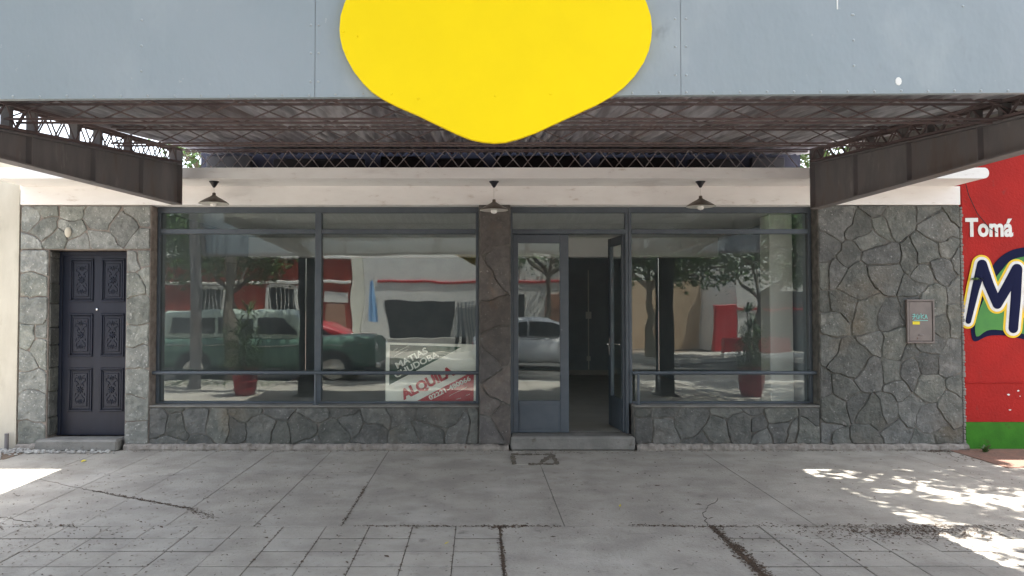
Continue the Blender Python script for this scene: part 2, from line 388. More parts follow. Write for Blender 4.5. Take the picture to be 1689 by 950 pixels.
def stone(poly, y, parent, box=None, m='stone'):
    """one flagstone: cell outline shrunk, broken into short runs, warped, with a worn arris and a slightly uneven face"""
    gap = R.uniform(.0025, .008); proud = R.uniform(.005, .018)
    area = .5*sum(poly[i][0]*poly[(i+1) % len(poly)][1]-poly[(i+1) % len(poly)][0]*poly[i][1] for i in range(len(poly)))
    if abs(area) < .003: return
    P0 = list(poly); n = len(poly)
    for i in range(n):
        a = poly[i]; b = poly[(i+1) % n]; dx = b[0]-a[0]; dz = b[1]-a[1]; l = hypot(dx, dz)
        if l < 1e-5: continue
        nx, nz = dz/l, -dx/l; P0 = clip(P0, a[0]-nx*gap, a[1]-nz*gap, nx, nz)
        if len(P0) < 3: return
    c0 = []; n = len(P0)
    for i in range(n):
        a = P0[i-1]; b = P0[i]; c = P0[(i+1) % n]
        la = hypot(a[0]-b[0], a[1]-b[1]); lc = hypot(c[0]-b[0], c[1]-b[1])
        if la < 1e-4 or lc < 1e-4: continue
        cr = R.choice((.004, .010, .026)); t = min(cr, la*.3)/la; q = min(cr, lc*.3)/lc
        c0.append((b[0]+(a[0]-b[0])*t, b[1]+(a[1]-b[1])*t)); c0.append((b[0]+(c[0]-b[0])*q, b[1]+(c[1]-b[1])*q))
    out = []; n = len(c0)
    if n < 3: return
    for i in range(n):
        a = c0[i]; b = c0[(i+1) % n]; k = max(1, int(hypot(a[0]-b[0], a[1]-b[1])/.055))
        for t in range(k): out.append((a[0]+(b[0]-a[0])*t/k, a[1]+(b[1]-a[1])*t/k))
    w = []
    for x, z in out:
        e = 1
        if box: e = max(0, min(1, (min(x-box[0], box[1]-x, z-box[2], box[3]-z)-.008)/.07))
        v = Vector((x*4.2, z*4.2, y)); v2 = Vector((x*15, z*15, 3+y))
        w.append((x+e*(mn.noise(v)*.085+mn.noise(v2)*.016), z+e*(mn.noise(v+Vector((9,4,2)))*.085+mn.noise(v2+Vector((5,8,1)))*.016)))
    out = w; n = len(out)
    cx = sum(p[0] for p in out)/n; cz = sum(p[1] for p in out)/n
    tx = R.uniform(-.03, .03); tz = R.uniform(-.03, .03)
    vs = [(x, y+.02, z) for x, z in out]+[(x, y-proud*.45, z) for x, z in out]
    for x, z in out:
        dl = hypot(cx-x, cz-z) or 1; k = min(R.uniform(.003, .014), dl*.3); xx = x+(cx-x)/dl*k; zz = z+(cz-z)/dl*k
        vs.append((xx, y-proud-(xx-cx)*tx-(zz-cz)*tz+R.uniform(-.002,.002), zz))
    vs.append((cx, y-proud+R.uniform(-.005, .003), cz)); fs = []
    for i in range(n):
        j = (i+1) % n
        for k in range(2): fs.append((k*n+i, k*n+j, (k+1)*n+j, (k+1)*n+i))
        fs.append((2*n+i, 2*n+j, 3*n))
    MB().add(vs, fs).build('stone', M[m], parent, pivot=(cx, y, cz))
def seeds_rand(x0, x1, z0, z1, n, k=30):
    pts = []
    for _ in range(n):
        best = None; bd = -1
        for _ in range(k if len(pts) else 1):
            p = (R.uniform(x0, x1), R.uniform(z0, z1))
            d = min([hypot(p[0]-q[0], p[1]-q[1]) for q in pts] or [9])*R.uniform(.3, 1)
            if d > bd: bd = d; best = p
        pts.append(best)
    return pts
def stonewall(name, x0, x1, y0, y1, z0, z1, n=None, seeds=None, m='stone', label=None, back=None):
    w = MB().box(x0, x1, y0, y1, z0, z1, .006).build(name, M['light_mortar' if m == 'light_stone' else 'mortar'], shop, label=label)
    for pc in cells(x0+.004, x1-.004, z0+.004, z1-.004, seeds or seeds_rand(x0, x1, z0, z1, n)): stone(pc, y0, w, (x0, x1, z0, z1), m=m)
    return w
DX0, DX1, DH = -4.83, -3.96, 2.235
PXR = -3.687
SILL = .49
ZB = .055
# left pier with its stacked stones, door lintel, right pier
def stack(x0, x1, z0, z1, n, jitter=.10):
    s = []; h = (z1-z0)/n
    for i in range(n):
        s.append(((x0+x1)/2+R.uniform(-.02,.02), z0+h*(i+.5)+R.uniform(-jitter, jitter)*h))
        if R.random() < .35: s[-1] = (x0+(x1-x0)*.3, s[-1][1]); s.append((x0+(x1-x0)*.85, s[-1][1]+h*.25))
    return s
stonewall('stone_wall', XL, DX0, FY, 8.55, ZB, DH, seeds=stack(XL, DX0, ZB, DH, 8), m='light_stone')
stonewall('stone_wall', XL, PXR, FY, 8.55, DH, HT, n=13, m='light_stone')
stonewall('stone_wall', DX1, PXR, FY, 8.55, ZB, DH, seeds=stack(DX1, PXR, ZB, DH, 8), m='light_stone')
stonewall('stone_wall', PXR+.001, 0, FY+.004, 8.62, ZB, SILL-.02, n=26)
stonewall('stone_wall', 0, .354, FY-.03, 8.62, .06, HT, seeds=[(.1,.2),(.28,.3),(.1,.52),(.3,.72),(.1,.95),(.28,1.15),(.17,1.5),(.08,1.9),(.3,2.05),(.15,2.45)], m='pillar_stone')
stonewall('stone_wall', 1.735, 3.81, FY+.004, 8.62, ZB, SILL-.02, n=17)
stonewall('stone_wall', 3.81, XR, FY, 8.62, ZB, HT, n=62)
# rough vertical edge on the right corner
eb = MB()
z = .06
while z < 2.72:
    h = R.uniform(.02,.07); eb.box(XR-.004, XR+R.uniform(.02,.038), FY-.012, 8.6, z, min(z+h, 2.734), .008); z += h+.002
eb.build('render_edge', M['stepc'], shop)
# stones on the left reveal of the door
rv = MB().box(DX0-.02, DX0+.004, FY+.02, 8.55, .14, DH).build('door_reveal', M['mortar'], shop)
zz = .15
while zz < 2.15:
    h = R.uniform(.16, .3); z1 = min(zz+h, 2.22)
    MB().box(DX0+.002, DX0+R.uniform(.012,.02), FY+.012, 8.49, zz+.006, z1-.006, .007).build('stone', M['stone'], rv, pivot=(DX0, 8.4, zz)); zz = z1
# plinths
from mathutils import noise as mn
def plinth(x0, x1):
    mb = MB(); n = int((x1-x0)/.02); prof = [(.0,-.006),(.055,-.004),(.060,.02),(.05,.05),(.022,.066),(-.06,.068)]; vs = []
    for i in range(n+1):
        x = lerp(x0, x1, i/n); g = mn.noise(Vector((x*6, 0, 0)))*.022+mn.noise(Vector((x*22, 3, 0)))*.016
        for k, (d, z) in enumerate(prof):
            q = mn.noise(Vector((x*17, k*1.7, 5)))*.012
            vs.append((x, FY-max(d+(g if 0 < k < 5 else 0)+q, -.06), z+(g*.6+q*.5 if k > 1 else 0)))
    m = len(prof); fs = [(i*m+k, (i+1)*m+k, (i+1)*m+k+1, i*m+k+1) for i in range(n) for k in range(m-1)]
    fs += [tuple(range(m)), tuple(n*m+k for k in range(m))[::-1]]
    mb.add(vs, fs).build('plinth', M['plinth'], shop)
def lerp(a, b, t): return a+(b-a)*t
plinth(-3.95, .33); plinth(1.76, XR+.02); plinth(XL, -4.92)
# steps
def rough_step(x0, x1, y0, y1, z1):
    mb = MB().box(x0, x1, y0, y1, -.006, z1, .02); mb.build('step', M['stepc'], shop)
rough_step(-4.90, -3.99, 8.19, 8.46, .125)
rough_step(.352, 1.737, 8.25, 8.62, .15)
# sill
MB().box(PXR, 0, FY-.01, 8.62, SILL-.02, SILL, .006).build('sill', M['stepc'], shop)
MB().box(1.735, 3.81, FY-.01, 8.62, SILL-.02, SILL, .006).build('sill', M['stepc'], shop)
# white lintel, eave slab with rounded right end, upper wall
MB().box(XL, XR, FY-.02, 8.62, HT+.002, 2.948, .004).build('lintel', M['white'], shop)
pts = []
for i in range(9):
    a = -pi/2+pi*i/8; pts.append((5.385-.05+.05*cos(a), 3.005+.057*sin(a)))
MB().prism_xz([(-5.13, 2.948)]+pts+[(-5.13, 3.062)], SY, 10.0).build('eave_slab', M['white'], shop)
MB().box(-5.1, 5.3, 10.0, 16.4, 2.92, 3.06).build('roof', M['concrete'], shop)
uw = MB().box(-3.40, 3.93, 9.0, 9.2, 3.062, 4.3).build('upper_wall', M['navywall'], shop)
x = -3.3; 
while x < 3.4:
    w = R.uniform(.5, 1.1)
    MB().box(x, min(x+w, 3.7), 8.90, 8.998, 3.064, 3.40+R.uniform(-.02,.03), .01).build('block', M['block'], uw); x += w+R.uniform(.12,.3)
# interior shell
IX0, IX1, IY1, IH = -3.72, 3.86, 15.9, 2.72
MB().box(IX0, IX1, 8.63, IY1, -.006, .148).build('interior_floor', M['ifloor'], shop)
MB().box(IX0, IX1, 8.63, IY1, IH, IH+.19).build('interior_ceiling', M['iceil'], shop)
MB().box(IX0, IX1, IY1, IY1+.2, 0, IH+.19).build('interior_wall', M['iwall'], shop)
MB().box(IX0-.2, IX0-.002, 8.63, IY1, 0, IH+.19).build('interior_wall', M['iwall'], shop)
MB().box(IX1+.002, IX1+.2, 8.63, IY1, 0, IH+.19).build('interior_wall', M['iwall'], shop)
MB().box(XL, XL+.2, 8.63, 16.0, 0, 2.90).build('side_wall', M['cream'], shop)
MB().box(XR-.2, XR, 8.63, 16.0, 0, 2.90).build('side_wall', M['cream'], shop)
MB().box(IX0, IX1, 11.9, 12.15, 2.40, IH-.003, .01).build('ceiling_beam', M['iceil'], shop)
bd = MB().box(4.04, 4.72, 15.8, 15.897, .15, 2.15, .01)
bd.v = [(x-.0, y, z) for x, y, z in bd.v]
b0 = MB().box(3.10, 3.78, 15.84, 15.897, .15, 2.18, .01).build('interior_door', M['idoor'], shop)
MB().lathe([(.0,0),(.03,.0),(.03,.05),(0,.05)], (3.18,15.82,1.15), 10).build('handle', M['black'], b0)
MB().box(3.52, 3.80, 8.95, 9.25, .15, IH-.003, .008).build('interior_column', M['idoor'], shop)

MB().box(IX0+.001, IX1-.9, IY1-.02, IY1-.001, .149, .25, .003).build('skirting', M['ifloor'], shop)
cdt = MB().tube((2.35, IY1-.02, .26), (2.35, IY1-.02, 2.39), .014, n=8).box(2.29, 2.41, IY1-.05, IY1-.005, 1.35, 1.50, .005).box(2.31, 2.39, IY1-.04, IY1-.005, .45, .55, .005)
cdt.build('conduit', M['idoor'], shop)
# windows --------------------------------------------------------------------------------------
FT = HT  # top of the frames
TR0, TR1 = PH(386, 8.48), PH(378, 8.48)
def frame_bar(mb, x0, x1, z0, z1, y0=8.455, y1=8.525): mb.box(x0, x1, y0, y1, z0, z1, .004)
def window(x0, x1, mull, z0):
    mb = MB()
    frame_bar(mb, x0, x1, 2.672, FT)           # head
    frame_bar(mb, x0, x0+.035, z0, 2.672); frame_bar(mb, x1-.035, x1, z0, 2.672)
    frame_bar(mb, x0+.035, x1-.035, z0, z0+.022)
    w = mb.build('window', M['frame'], shop)
    xs = [x0+.035]+[v for m in mull for v in (m-.038, m+.038)]+[x1-.035]
    for m in mull: MB().box(m-.037, m+.037, 8.44, 8.53, z0+.023, 2.671, .005).build('mullion', M['frame'], w)
    for a, b in zip(xs[::2], xs[1::2]):
        MB().box(a+.001, b-.001, 8.45, 8.528, TR0, TR1, .005).build('transom', M['frame'], w)
        MB().box(a, b, GY-.003, GY+.003, z0+.023, TR0-.001).build('pane', M['glass'], w)
        MB().box(a, b, GY-.003, GY+.003, TR1+.001, 2.671).build('pane', M['glass'], w)
    return w
w1 = window(PXR+.002, -.002, [-1.838], SILL+.002)
w2 = window(1.714, 3.808, [], SILL+.002)
# pipe rails across the windows
def rail(w, x0, x1, posts):
    mb = MB(); z = PH(615, 8.38)
    mb.tube((x0, 8.38, z), (x1, 8.38, z), .021, n=12)
    for p in posts:
        mb.tube((p, 8.38, SILL), (p, 8.38, z), .016, n=10); mb.lathe([(.035,0),(.035,.008)], (p, 8.38, SILL), 12)
    mb.build('rail', M['frame'], w, smooth=True)
rail(w1, PXR-.0, -.002, [PX(521, 8.38)])
rail(w2, PX(1043, 8.38), 3.81, [PX(1052, 8.38)])
# frame of the door bay, with its fanlight
db = MB()
X0, X1 = .356, 1.712
frame_bar(db, X0, X1, 2.672, FT); frame_bar(db, X0, X0+.03, .15, 2.672); frame_bar(db, X1-.035, X1-.001, .15, 2.672)
frame_bar(db, X0+.03, X1-.035, TR0, TR1)
dbo = db.build('door_frame', M['frame'], shop)
MB().box(X0+.03, X1-.035, GY-.003, GY+.003, TR1+.001, 2.671).build('pane', M['glass'], dbo)
# glazed leaves
def leaf(hinge, width, sgn, ang):
    """leaf built along +x*sgn from its hinge, then swung"""
    h = Vector((hinge, GY, 0)); z0, z1 = .158, TR0-.004; t = .022
    parts = []
    def T(mb):
        Rm = Matrix.Rotation(ang, 3, 'Z')
        mb.v = [tuple(h+Rm @ Vector((v[0]*sgn, v[1], v[2]))) for v in mb.v]; return mb
    f = MB()
    f.box(0, .062, -t, t, z0, z1, .004); f.box(width-.10, width, -t, t, z0, z1, .004)
    f.box(.0625, width-.1005, -t+.002, t-.002, z1-.10, z1, .004); f.box(.0625, width-.1005, -t+.002, t-.002, z0, PH(661,8.48), .004)
    lo = T(f).build('door_leaf', M['frame'], shop)
    T(MB().box(.0625, width-.1005, -.003, .003, PH(661,8.48)+.001, z1-.101)).build('pane', M['glass'], lo)
    k = MB()
    k.box(.06, .066, -t-.004, -t+.004, PH(661,8.48), z1-.10); 
    bead = MB(); bead.box(.08, width-.12, -t-.004, -t, .20, PH(661,8.48)-.05, .003)
    T(bead).build('kick_panel', M['frame'], lo)
    hd = MB(); hd.box(width-.065, width-.035, -t-.012, -t, 1.0, 1.22, .003); hd.tube((width-.05,-t-.01,1.14),(width-.05,-t-.05,1.14),.009,n=8); hd.tube((width-.05,-t-.05,1.14),(width-.15,-t-.05,1.14),.009,n=8)
    hd.box(width-.065, width-.035, t, t+.012, 1.0, 1.22, .003); hd.tube((width-.05,t+.01,1.14),(width-.05,t+.05,1.14),.009,n=8); hd.tube((width-.05,t+.05,1.14),(width-.15,t+.05,1.14),.009,n=8)
    if sgn < 0: T(hd).build('handle', M['chrome'], lo, smooth=True)
    return lo
leaf(.389, PX(938, 8.48)-.389, 1, 0)
leaf(1.672, .60, -1, -radians(84))

# carved wooden door ---------------------------------------------------------------------------
fd = MB(); DY = 8.50
fd.box(DX0+.004, DX1-.0, DY, DY+.045, .127, DH-.004, .003)
fdo = fd.build('front_door', M['doorpaint'], shop, label='dark blue black wooden door with six carved panels')
MB().box(DX0+.006, DX0+.05, DY-.02, DY-.001, .127, DH-.01, .004).box(DX0+.05, DX1-.0, DY-.02, DY-.001, DH-.05, DH-.006, .004).build('door_casing', M['doorpaint'], fdo)
def carved():
    mb = MB()
    w, h = .27, .50
    # raised moulding frame
    for s_, d_, wd in ((0, .016, .022), (.026, .009, .014)):
        x0, x1, z0, z1 = -w/2+s_, w/2-s_, -h/2+s_, h/2-s_
        mb.box(x0, x1, -d_, .0, z1-wd, z1, .005); mb.box(x0, x1, -d_, 0, z0, z0+wd, .005)
        mb.box(x0, x0+wd, -d_, 0, z0+wd+.0005, z1-wd-.0005, .005); mb.box(x1-wd, x1, -d_, 0, z0+wd+.0005, z1-wd-.0005, .005)
    mb.box(-w/2+.055, w/2-.055, -.010, 0, -h/2+.06, h/2-.06, .006)
    def pet(x, z, a, l, wd, d=.008):
        Mx = Matrix.Rotation(-a, 3, 'Y')
        mb.ell((x+cos(a)*l/2, -.010, z+sin(a)*l/2), l/2, d, wd/2, Mx, 7, 5)
    for k in range(8): pet(0, 0, k*pi/4, .045, .018, .012)
    mb.ell((0,-.012,0), .010, .012, .010)
    for sg in (1, -1):
        for q in (1, -1):
            pet(q*.012, sg*.05, pi/2*sg+q*-.5*sg, .055, .013); pet(q*.02, sg*.075, pi/2*sg-q*.95*sg, .045, .013)
            pet(q*.008, sg*.10, pi/2*sg-q*.25*sg, .06, .013); pet(q*.018, sg*.125, pi/2*sg-q*1.2*sg, .035, .012)
            pet(q*.045, sg*.03, pi/2*sg+q*.3, .045, .010); pet(q*.055, sg*.14, -pi/2*sg+q*.2, .05, .010); pet(q*.03, sg*.155, q*.3+(0 if q>0 else pi), .022, .01)
        pet(0, sg*.11, pi/2*sg, .06, .014)
    return mb
cp = None
for cx in (-4.565, -4.205):
    for cz in (1.90, 1.27, .645):
        if cp is None:
            mb = carved(); mb.v = [(x+cx, y+DY, z+cz) for x, y, z in mb.v]
            cp = mb.build('carved_panel', M['doorpaint'], fdo, smooth=True, pivot=(cx, DY, cz))
        else: copy_obj(cp, (cx, DY, cz), fdo)
mb = MB(); mb.lathe([(.0,-.0),(.012,0),(.012,.012),(0,.016)], (-4.385, DY, 1.565), 10, Matrix.Rotation(pi/2, 3, 'X')).build('lock', M['chrome'], fdo)

# small white oval tag and the meter box
o = empty('bell_plate', P(112, 383, FY-.02), 'small cream oval plate on the stones above the carved door', 'plate')
MB().ell(P(112, 383, FY-.025), .038, .022, .058, n=14, m=8).build('plate', M['cream'], o, smooth=True)
a = P(1499, 563, FY-.03); b = P(1537, 497, FY-.03)
mbx = empty('meter_box', (a[0], FY, a[2]), 'rusty grey metal meter box scrawled with cyan marker, set in the stone wall', 'meter box')
f = MB(); e = .022
f.box(a[0]-e, b[0]+e, FY-.045, FY-.01, b[2], b[2]+e, .004).box(a[0]-e, b[0]+e, FY-.045, FY-.01, a[2]-e, a[2], .004)
f.box(a[0]-e, a[0], FY-.045, FY-.01, a[2]+.001, b[2]-.001, .004).box(b[0], b[0]+e, FY-.045, FY-.01, a[2]+.001, b[2]-.001, .004)
f.build('frame', M['box'], mbx)
MB().box(a[0]+.003, b[0]-.003, FY-.038, FY-.01, a[2]+.003, b[2]-.003, .005).build('lid', M['box'], mbx)
MB().ell(((a[0]+b[0])/2, FY-.04, a[2]+.07), .035, .008, .014).build('latch', M['box'], mbx)
g = MB(); ox = a[0]+.02; oz = a[2]+.20
def strk(pts, r=.0035, mb=None): 
    (mb or g).path([(ox+p[0]/1000, FY-.040, oz+p[1]/1000) for p in pts], r, 5)
strk([(20,95),(45,105),(35,60),(20,45)]); strk([(15,75),(60,80)]); strk([(60,100),(70,55),(85,60)]); strk([(78,105),(92,50)]); strk([(100,95),(102,60)])
strk([(115,110),(120,55)]); strk([(150,100),(118,75),(155,50)]); strk([(160,55),(172,100),(185,50)]); strk([(164,70),(184,72)]); strk([(30,35),(190,32)])
g.build('scrawl', M['cyan'], mbx)
MB().box(ox+.02, ox+.10, FY-.042, FY-.0385, oz-.012, oz+.022).build('sticker', M['myel2'], mbx)

# ------------------------------------------------------------------ neighbours
cw = MB().box(-14, XL-.012, FY-.01, 9.0, -.006, 3.45).build('cream_wall', M['cream'], label='weathered cream rendered wall at the far left, beside the stone pier', cat='wall')
rw = empty('red_wall', (5.5, FY, 0), 'red painted wall with a green base and painted words, right of the stone front', 'wall')
WY = FY+.05
MB().box(XR+.06, 12, WY, 8.9, .30, 4.15).build('render', M['red'], rw)
MB().box(XR+.06, 12, WY-.006, 8.9, -.006, .298).build('base_band', M['green'], rw)
MB().box(XR+.06, 12, WY-.012, WY+.01, .735, .745, .004).build('ledge', M['red'], rw)
# flaked spots
fl = MB()
for i in range(14):
    x = XR+.25+R.uniform(0,1.2)**1; zc = R.choice([.68,.66,.64,.60,.45])+R.gauss(0,.03); s = R.uniform(.004,.015)
    n = 6; fl.add([(x+cos(k*pi/3)*s*R.uniform(.6,1.6), WY-.003-.0001*i, zc+sin(k*pi/3)*s*R.uniform(.5,1)) for k in range(n)], [tuple(range(n))])
fl.build('paint_chip', M['mwhite'], rw, kind='stuff')
TXT = {}
def text(s, name, m, parent, x0, z0, w, h, y, ang=0, off=.02, thick=.002, shear=0):
    cu = bpy.data.curves.new(name, 'FONT'); cu.body = s; cu.size = 1; cu.offset = off; cu.resolution_u = 3; cu.extrude = .01
    ob = bpy.data.objects.new(name, cu); C.objects.link(ob)
    dg = bpy.context.evaluated_depsgraph_get(); dg.update()
    me = bpy.data.meshes.new_from_object(ob.evaluated_get(dg))
    vs = [tuple(v.co) for v in me.vertices]; fs = [tuple(p.vertices) for p in me.polygons]
    bpy.data.objects.remove(ob); 
    ax = min(v[0] for v in vs); bx = max(v[0] for v in vs); az = min(v[1] for v in vs); bz = max(v[1] for v in vs)
    mb = MB(); out = []
    for v in vs:
        lx = (v[0]-ax)/(bx-ax)*w; lz = (v[1]-az)/(bz-az)*h; lx += shear*lz
        out.append((x0+lx*cos(ang)-lz*sin(ang), y-v[2]/.01*thick, z0+lx*sin(ang)+lz*cos(ang)))
    mb.add(out, fs); return mb.build(name, m, parent, fix=False)
p0 = P(1592, 391, WY); p1 = P(1670, 361, WY)
text('Tomá', 'lettering', M['mwhite'], rw, p0[0], p0[2], p1[0]-p0[0], p1[2]-p0[2]+.01, WY-.006, off=.035)
# mural emblem: navy M with white and yellow outlines over a green leaf shape
def blob(pts, y, name, m, sub=6):
    n = len(pts); out = []
    for i in range(n):
        p = [Vector(pts[(i+k-1) % n]) for k in range(4)]
        for j in range(sub):
            t = j/sub; out.append(.5*((2*p[1])+(-p[0]+p[2])*t+(2*p[0]-5*p[1]+4*p[2]-p[3])*t*t+(-p[0]+3*p[1]-3*p[2]+p[3])*t**3))
    MB().prism_xz([(q[0], q[2]) for q in out], y-.002, y+.001).build(name, m, rw)
def z2(zx, zy): return P(1330+zx*.4632, 320+zy*.4632, WY)
outer = [(586,470),(590,515),(606,524),(650,505),(720,505),(800,520),(900,500),(1000,420),(1020,300),(960,215),(860,185),(775,190),(720,205),(675,240),(640,300),(600,400)]
inner = [(600,465),(601,500),(612,506),(650,484),(720,488),(800,500),(890,480),(980,410),(995,305),(945,235),(860,208),(780,222),(730,235),(695,270),(650,330),(612,420)]
blob([z2(*p) for p in outer], WY-.003, 'emblem_outline', M['navy']); blob([z2(*p) for p in inner], WY-.008, 'emblem_leaf', M['mgreen'])
def stroke(pts, rad, grow, y, th, name, m):
    mb = MB()
    for i, (p, r) in enumerate(zip(pts, rad)):
        r = (r+grow)*.0068
        mb.ell((p[0], y, p[2]), r, th, r, n=20, m=8) if False else mb.lathe([(0,-th),(r*.6,-th*.8),(r*.92,-th*.38),(r,0)], (p[0], y, p[2]), 24, Matrix.Rotation(-pi/2, 3, 'X'))
        if i < len(pts)-1:
            q = pts[i+1]; r2 = (rad[i+1]+grow)*.0068
            a = Vector((p[0], y, p[2])); b = Vector((q[0], y, q[2])); d = (b-a).normalized(); s = Vector((-d.z, 0, d.x))
            vs = []
            prof = ((-1,0),(-.92,-.38),(-.6,-.8),(0,-1),(.6,-.8),(.92,-.38),(1,0))
            for c_, rr in ((a, r), (b, r2)):
                for u, v in prof: vs.append(c_+s*u*rr+Vector((0, v*th*.99, 0)))
            mb.add(vs, [(k, k+1, 8+k, 7+k) for k in range(6)])
    mb.build(name, m, rw, smooth=True)
mp = [z2(*p) for p in ((573,452),(598,340),(622,252),(645,320),(676,392),(712,330),(746,268),(742,370),(733,478))]
mr = [4.8, 6.5, 8.5, 8.3, 8, 8.5, 9, 8.5, 8]
ap = [z2(850+55*cos(t)*1.0, 385+85*sin(t)) for t in [pi*2*k/16 for k in range(17)]]+[z2(905,330), z2(910,470)]
ar = [8]*17+[8, 8]
for g_, y_, th, nm, m in ((8, WY-.010, .004, 'letter_outer_outline', 'myellow'), (4.6, WY-.014, .004, 'letter_outline', 'mwhite'), (0, WY-.019, .004, 'letter', 'navy')):
    stroke(mp, mr, g_, y_, th, nm, M[m]); stroke(ap, ar, g_, y_, th, nm, M[m])
# cable down the red wall
cb = [P(1591, 296, WY-.02), P(1598, 322, WY-.02), P(1612, 352, WY-.02), P(1632, 376, WY-.02), P(1645, 384, WY-.02)]
MB().path(cb, .004, 5).build('cable', M['black'], label='thin dark cable hanging on the red wall above the painted word', cat='cable')

# ------------------------------------------------------------------ canopy
can = empty('canopy', (0, 5.6, 0), 'rusty steel lattice canopy under corrugated iron, on two front posts', 'canopy')
XA, XB = -3.16, 3.52
YS, YE = 3.47, 7.70
RX0, RX1 = -3.26, 3.92
def rh(y): return 2.985+.118*(y-4.9)
# corrugated sheets
nS = 9
for i in range(nS):
    a = RX0+(RX1-RX0)*i/nS; b = RX0+(RX1-RX0)*(i+1)/nS+.04
    dz = .004*(i % 2)
    mb = MB(); n = int((b-a)/.0095); vs = []; rowsY = [YS, 4.6, 5.8, 7.2, 8.96]  # rear end lengthened over the eave to block sun at the upper wall
    for y in rowsY:
        for j in range(n+1):
            x = a+(b-a)*j/n; vs.append((x, y, rh(y)+dz+.024*sin(2*pi*x/.10)))
    k = len(vs)
    vs += [(x, y, z+.002) for x, y, z in vs]
    fs = []
    for r in range(len(rowsY)-1):
        for j in range(n):
            q = r*(n+1)+j; fs.append((q, q+1, q+n+2, q+n+1)); fs.append((k+q, k+q+n+1, k+q+n+2, k+q+1))
    for j in range(n): fs.append((j, k+j, k+j+1, j+1)); q = (len(rowsY)-1)*(n+1)+j; fs.append((q, q+1, k+q+1, k+q))
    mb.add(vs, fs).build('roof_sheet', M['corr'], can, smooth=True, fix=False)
# lateral lattice trusses
def xtruss(y, depth, x0, x1, per=.33, m='rust', rod='rust', top=None):
    zt = (top if top else rh(y)-.03); zb = zt-depth; mb = MB()
    mb.bar((x0, y-.05, zt), (x1, y-.05, zt), .014, .014)
    o = mb.build('lateral_truss', M[m], can)
    for yy, z_ in ((y+.05, zt), (y-.05, zb), (y+.05, zb)): MB().bar((x0, yy, z_), (x1, yy, z_), .014, .014).build('chord', M[m], o)
    n = int((x1-x0)/per)
    for k, dy in enumerate((-.05, .05)):
        lc = MB()
        for i in range(n):
            s0 = x0+per*(i+.5*k*.9); a = (s0+R.uniform(-.022,.022), y+dy, zb); b = (s0+per/2+R.uniform(-.022,.022), y+dy, zt); c = (s0+per, y+dy, zb)
            if c[0] > x1: continue
            lc.tube(a, b, .0055, n=5); lc.tube(b, c, .0055, n=5)
        lc.build('lacing', M[rod], o)
xtruss(4.92, .125, XA+.03, XB+.3, .62); xtruss(6.30, .14, XA+.03, XB+.3, .62)
xtruss(7.92, .20, XA-.02, XB+.04, .33, rod='lightrod', top=3.272)
# hanging side sheet beyond the right girder
mb = MB(); n = 150; vs = []
for i in range(n+1):
    y = lerp(YS, 7.75, i/n); x = RX1-.02+.01*sin(2*pi*y/.12); vs += [(x, y, rh(y)-.30), (x, y, rh(y)-.015), (x+.003, y, rh(y)-.30), (x+.003, y, rh(y)-.015)]
fs = []
for i in range(n): a = 4*i; fs += [(a, a+4, a+5, a+1), (a+2, a+3, a+7, a+6), (a, a+2, a+6, a+4)]
mb.add(vs, fs).build('side_sheet', M['concrete'], can, smooth=True, fix=False)
# plate girders with stiffeners, flanges, lattice above
def lerp(a, b, t): return a+(b-a)*t
def girder(X, bot0, bot1, top0, top1, tr0, tr1, sgn):
    """values at Y=7.70 and at Y=4.8"""
    def at(v0, v1, y): return lerp(v0, v1, (7.70-y)/2.9)
    B = lambda y: at(bot0, bot1, y); T = lambda y: max(at(top0, top1, y), B(y)+.06); U = lambda y: at(tr0, tr1, y)
    mb = MB().prism_yz([(YE, B(YE)), (YE, T(YE)), (YS, T(YS)), (YS, B(YS))], X-.005, X+.005)
    g = mb.build('girder', M['steel'], can)
    fl = MB()
    fl.bar((X, YE, B(YE)-.006), (X, YS, B(YS)-.006), .11, .012); fl.bar((X, YE, T(YE)+.006), (X, YS, T(YS)+.006), .10, .014)
    fl.box(X-.055, X+.055, YE+.001, YE+.013, B(YE)-.012, U(YE))
    fl.build('flange', M['steel'], g)
    y = YE-.86
    while y > YS:
        MB().box(X-.045, X+.045, y-.006, y+.006, B(y), T(y)).build('stiffener', M['steel'], g); y -= .855
    tr = MB()
    for dx in (-.045, .045): tr.bar((X+dx, YE, U(YE)), (X+dx, YS, U(YS)), .022, .022)
    tr.bar((X-.045, YE, T(YE)+.03), (X-.045, YS, T(YS)+.03), .02, .02); tr.bar((X+.045, YE, T(YE)+.03), (X+.045, YS, T(YS)+.03), .02, .02)
    t = tr.build('side_truss', M['rust'], can)
    per = .24; n = int((YE-YS)/per)
    for k, dx in enumerate((-.045, .045)):
        lc = MB()
        for i in range(n):
            y0 = YE-per*(i+.45*k); y1 = y0-per/2; y2 = y0-per
            if y2 < YS: continue
            lc.tube((X+dx, y0, T(y0)+.03), (X+dx, y1, U(y1)), .0065, n=5); lc.tube((X+dx, y1, U(y1)), (X+dx, y2, T(y2)+.03), .0065, n=5)
        lc.build('lacing', M['rust'], t)
    for y in (7.6, 6.62, 6.1, 5.75, 5.2, 4.92, 4.3):
        MB().box(X-.03, X+.03, y-.025, y+.02, T(y)+.015, U(y)-.01).build('strut', M['steel'], t)
XAo = XA
girder(XA, 2.672, 2.565, 3.075, 2.735, 3.235, 2.925, -1)
girder(XB, 2.625, 2.60, 3.085, 2.81, 3.235, 2.945, 1)
# posts at the street end
for x in (-3.08, 3.36):
    MB().box(x-.14, x+.14, 3.50, 3.78, -.006, 2.50, .0015).box(x-.2, x+.2, 3.44, 3.84, -.0055, .03, .006).build('post', M['postp'], can)

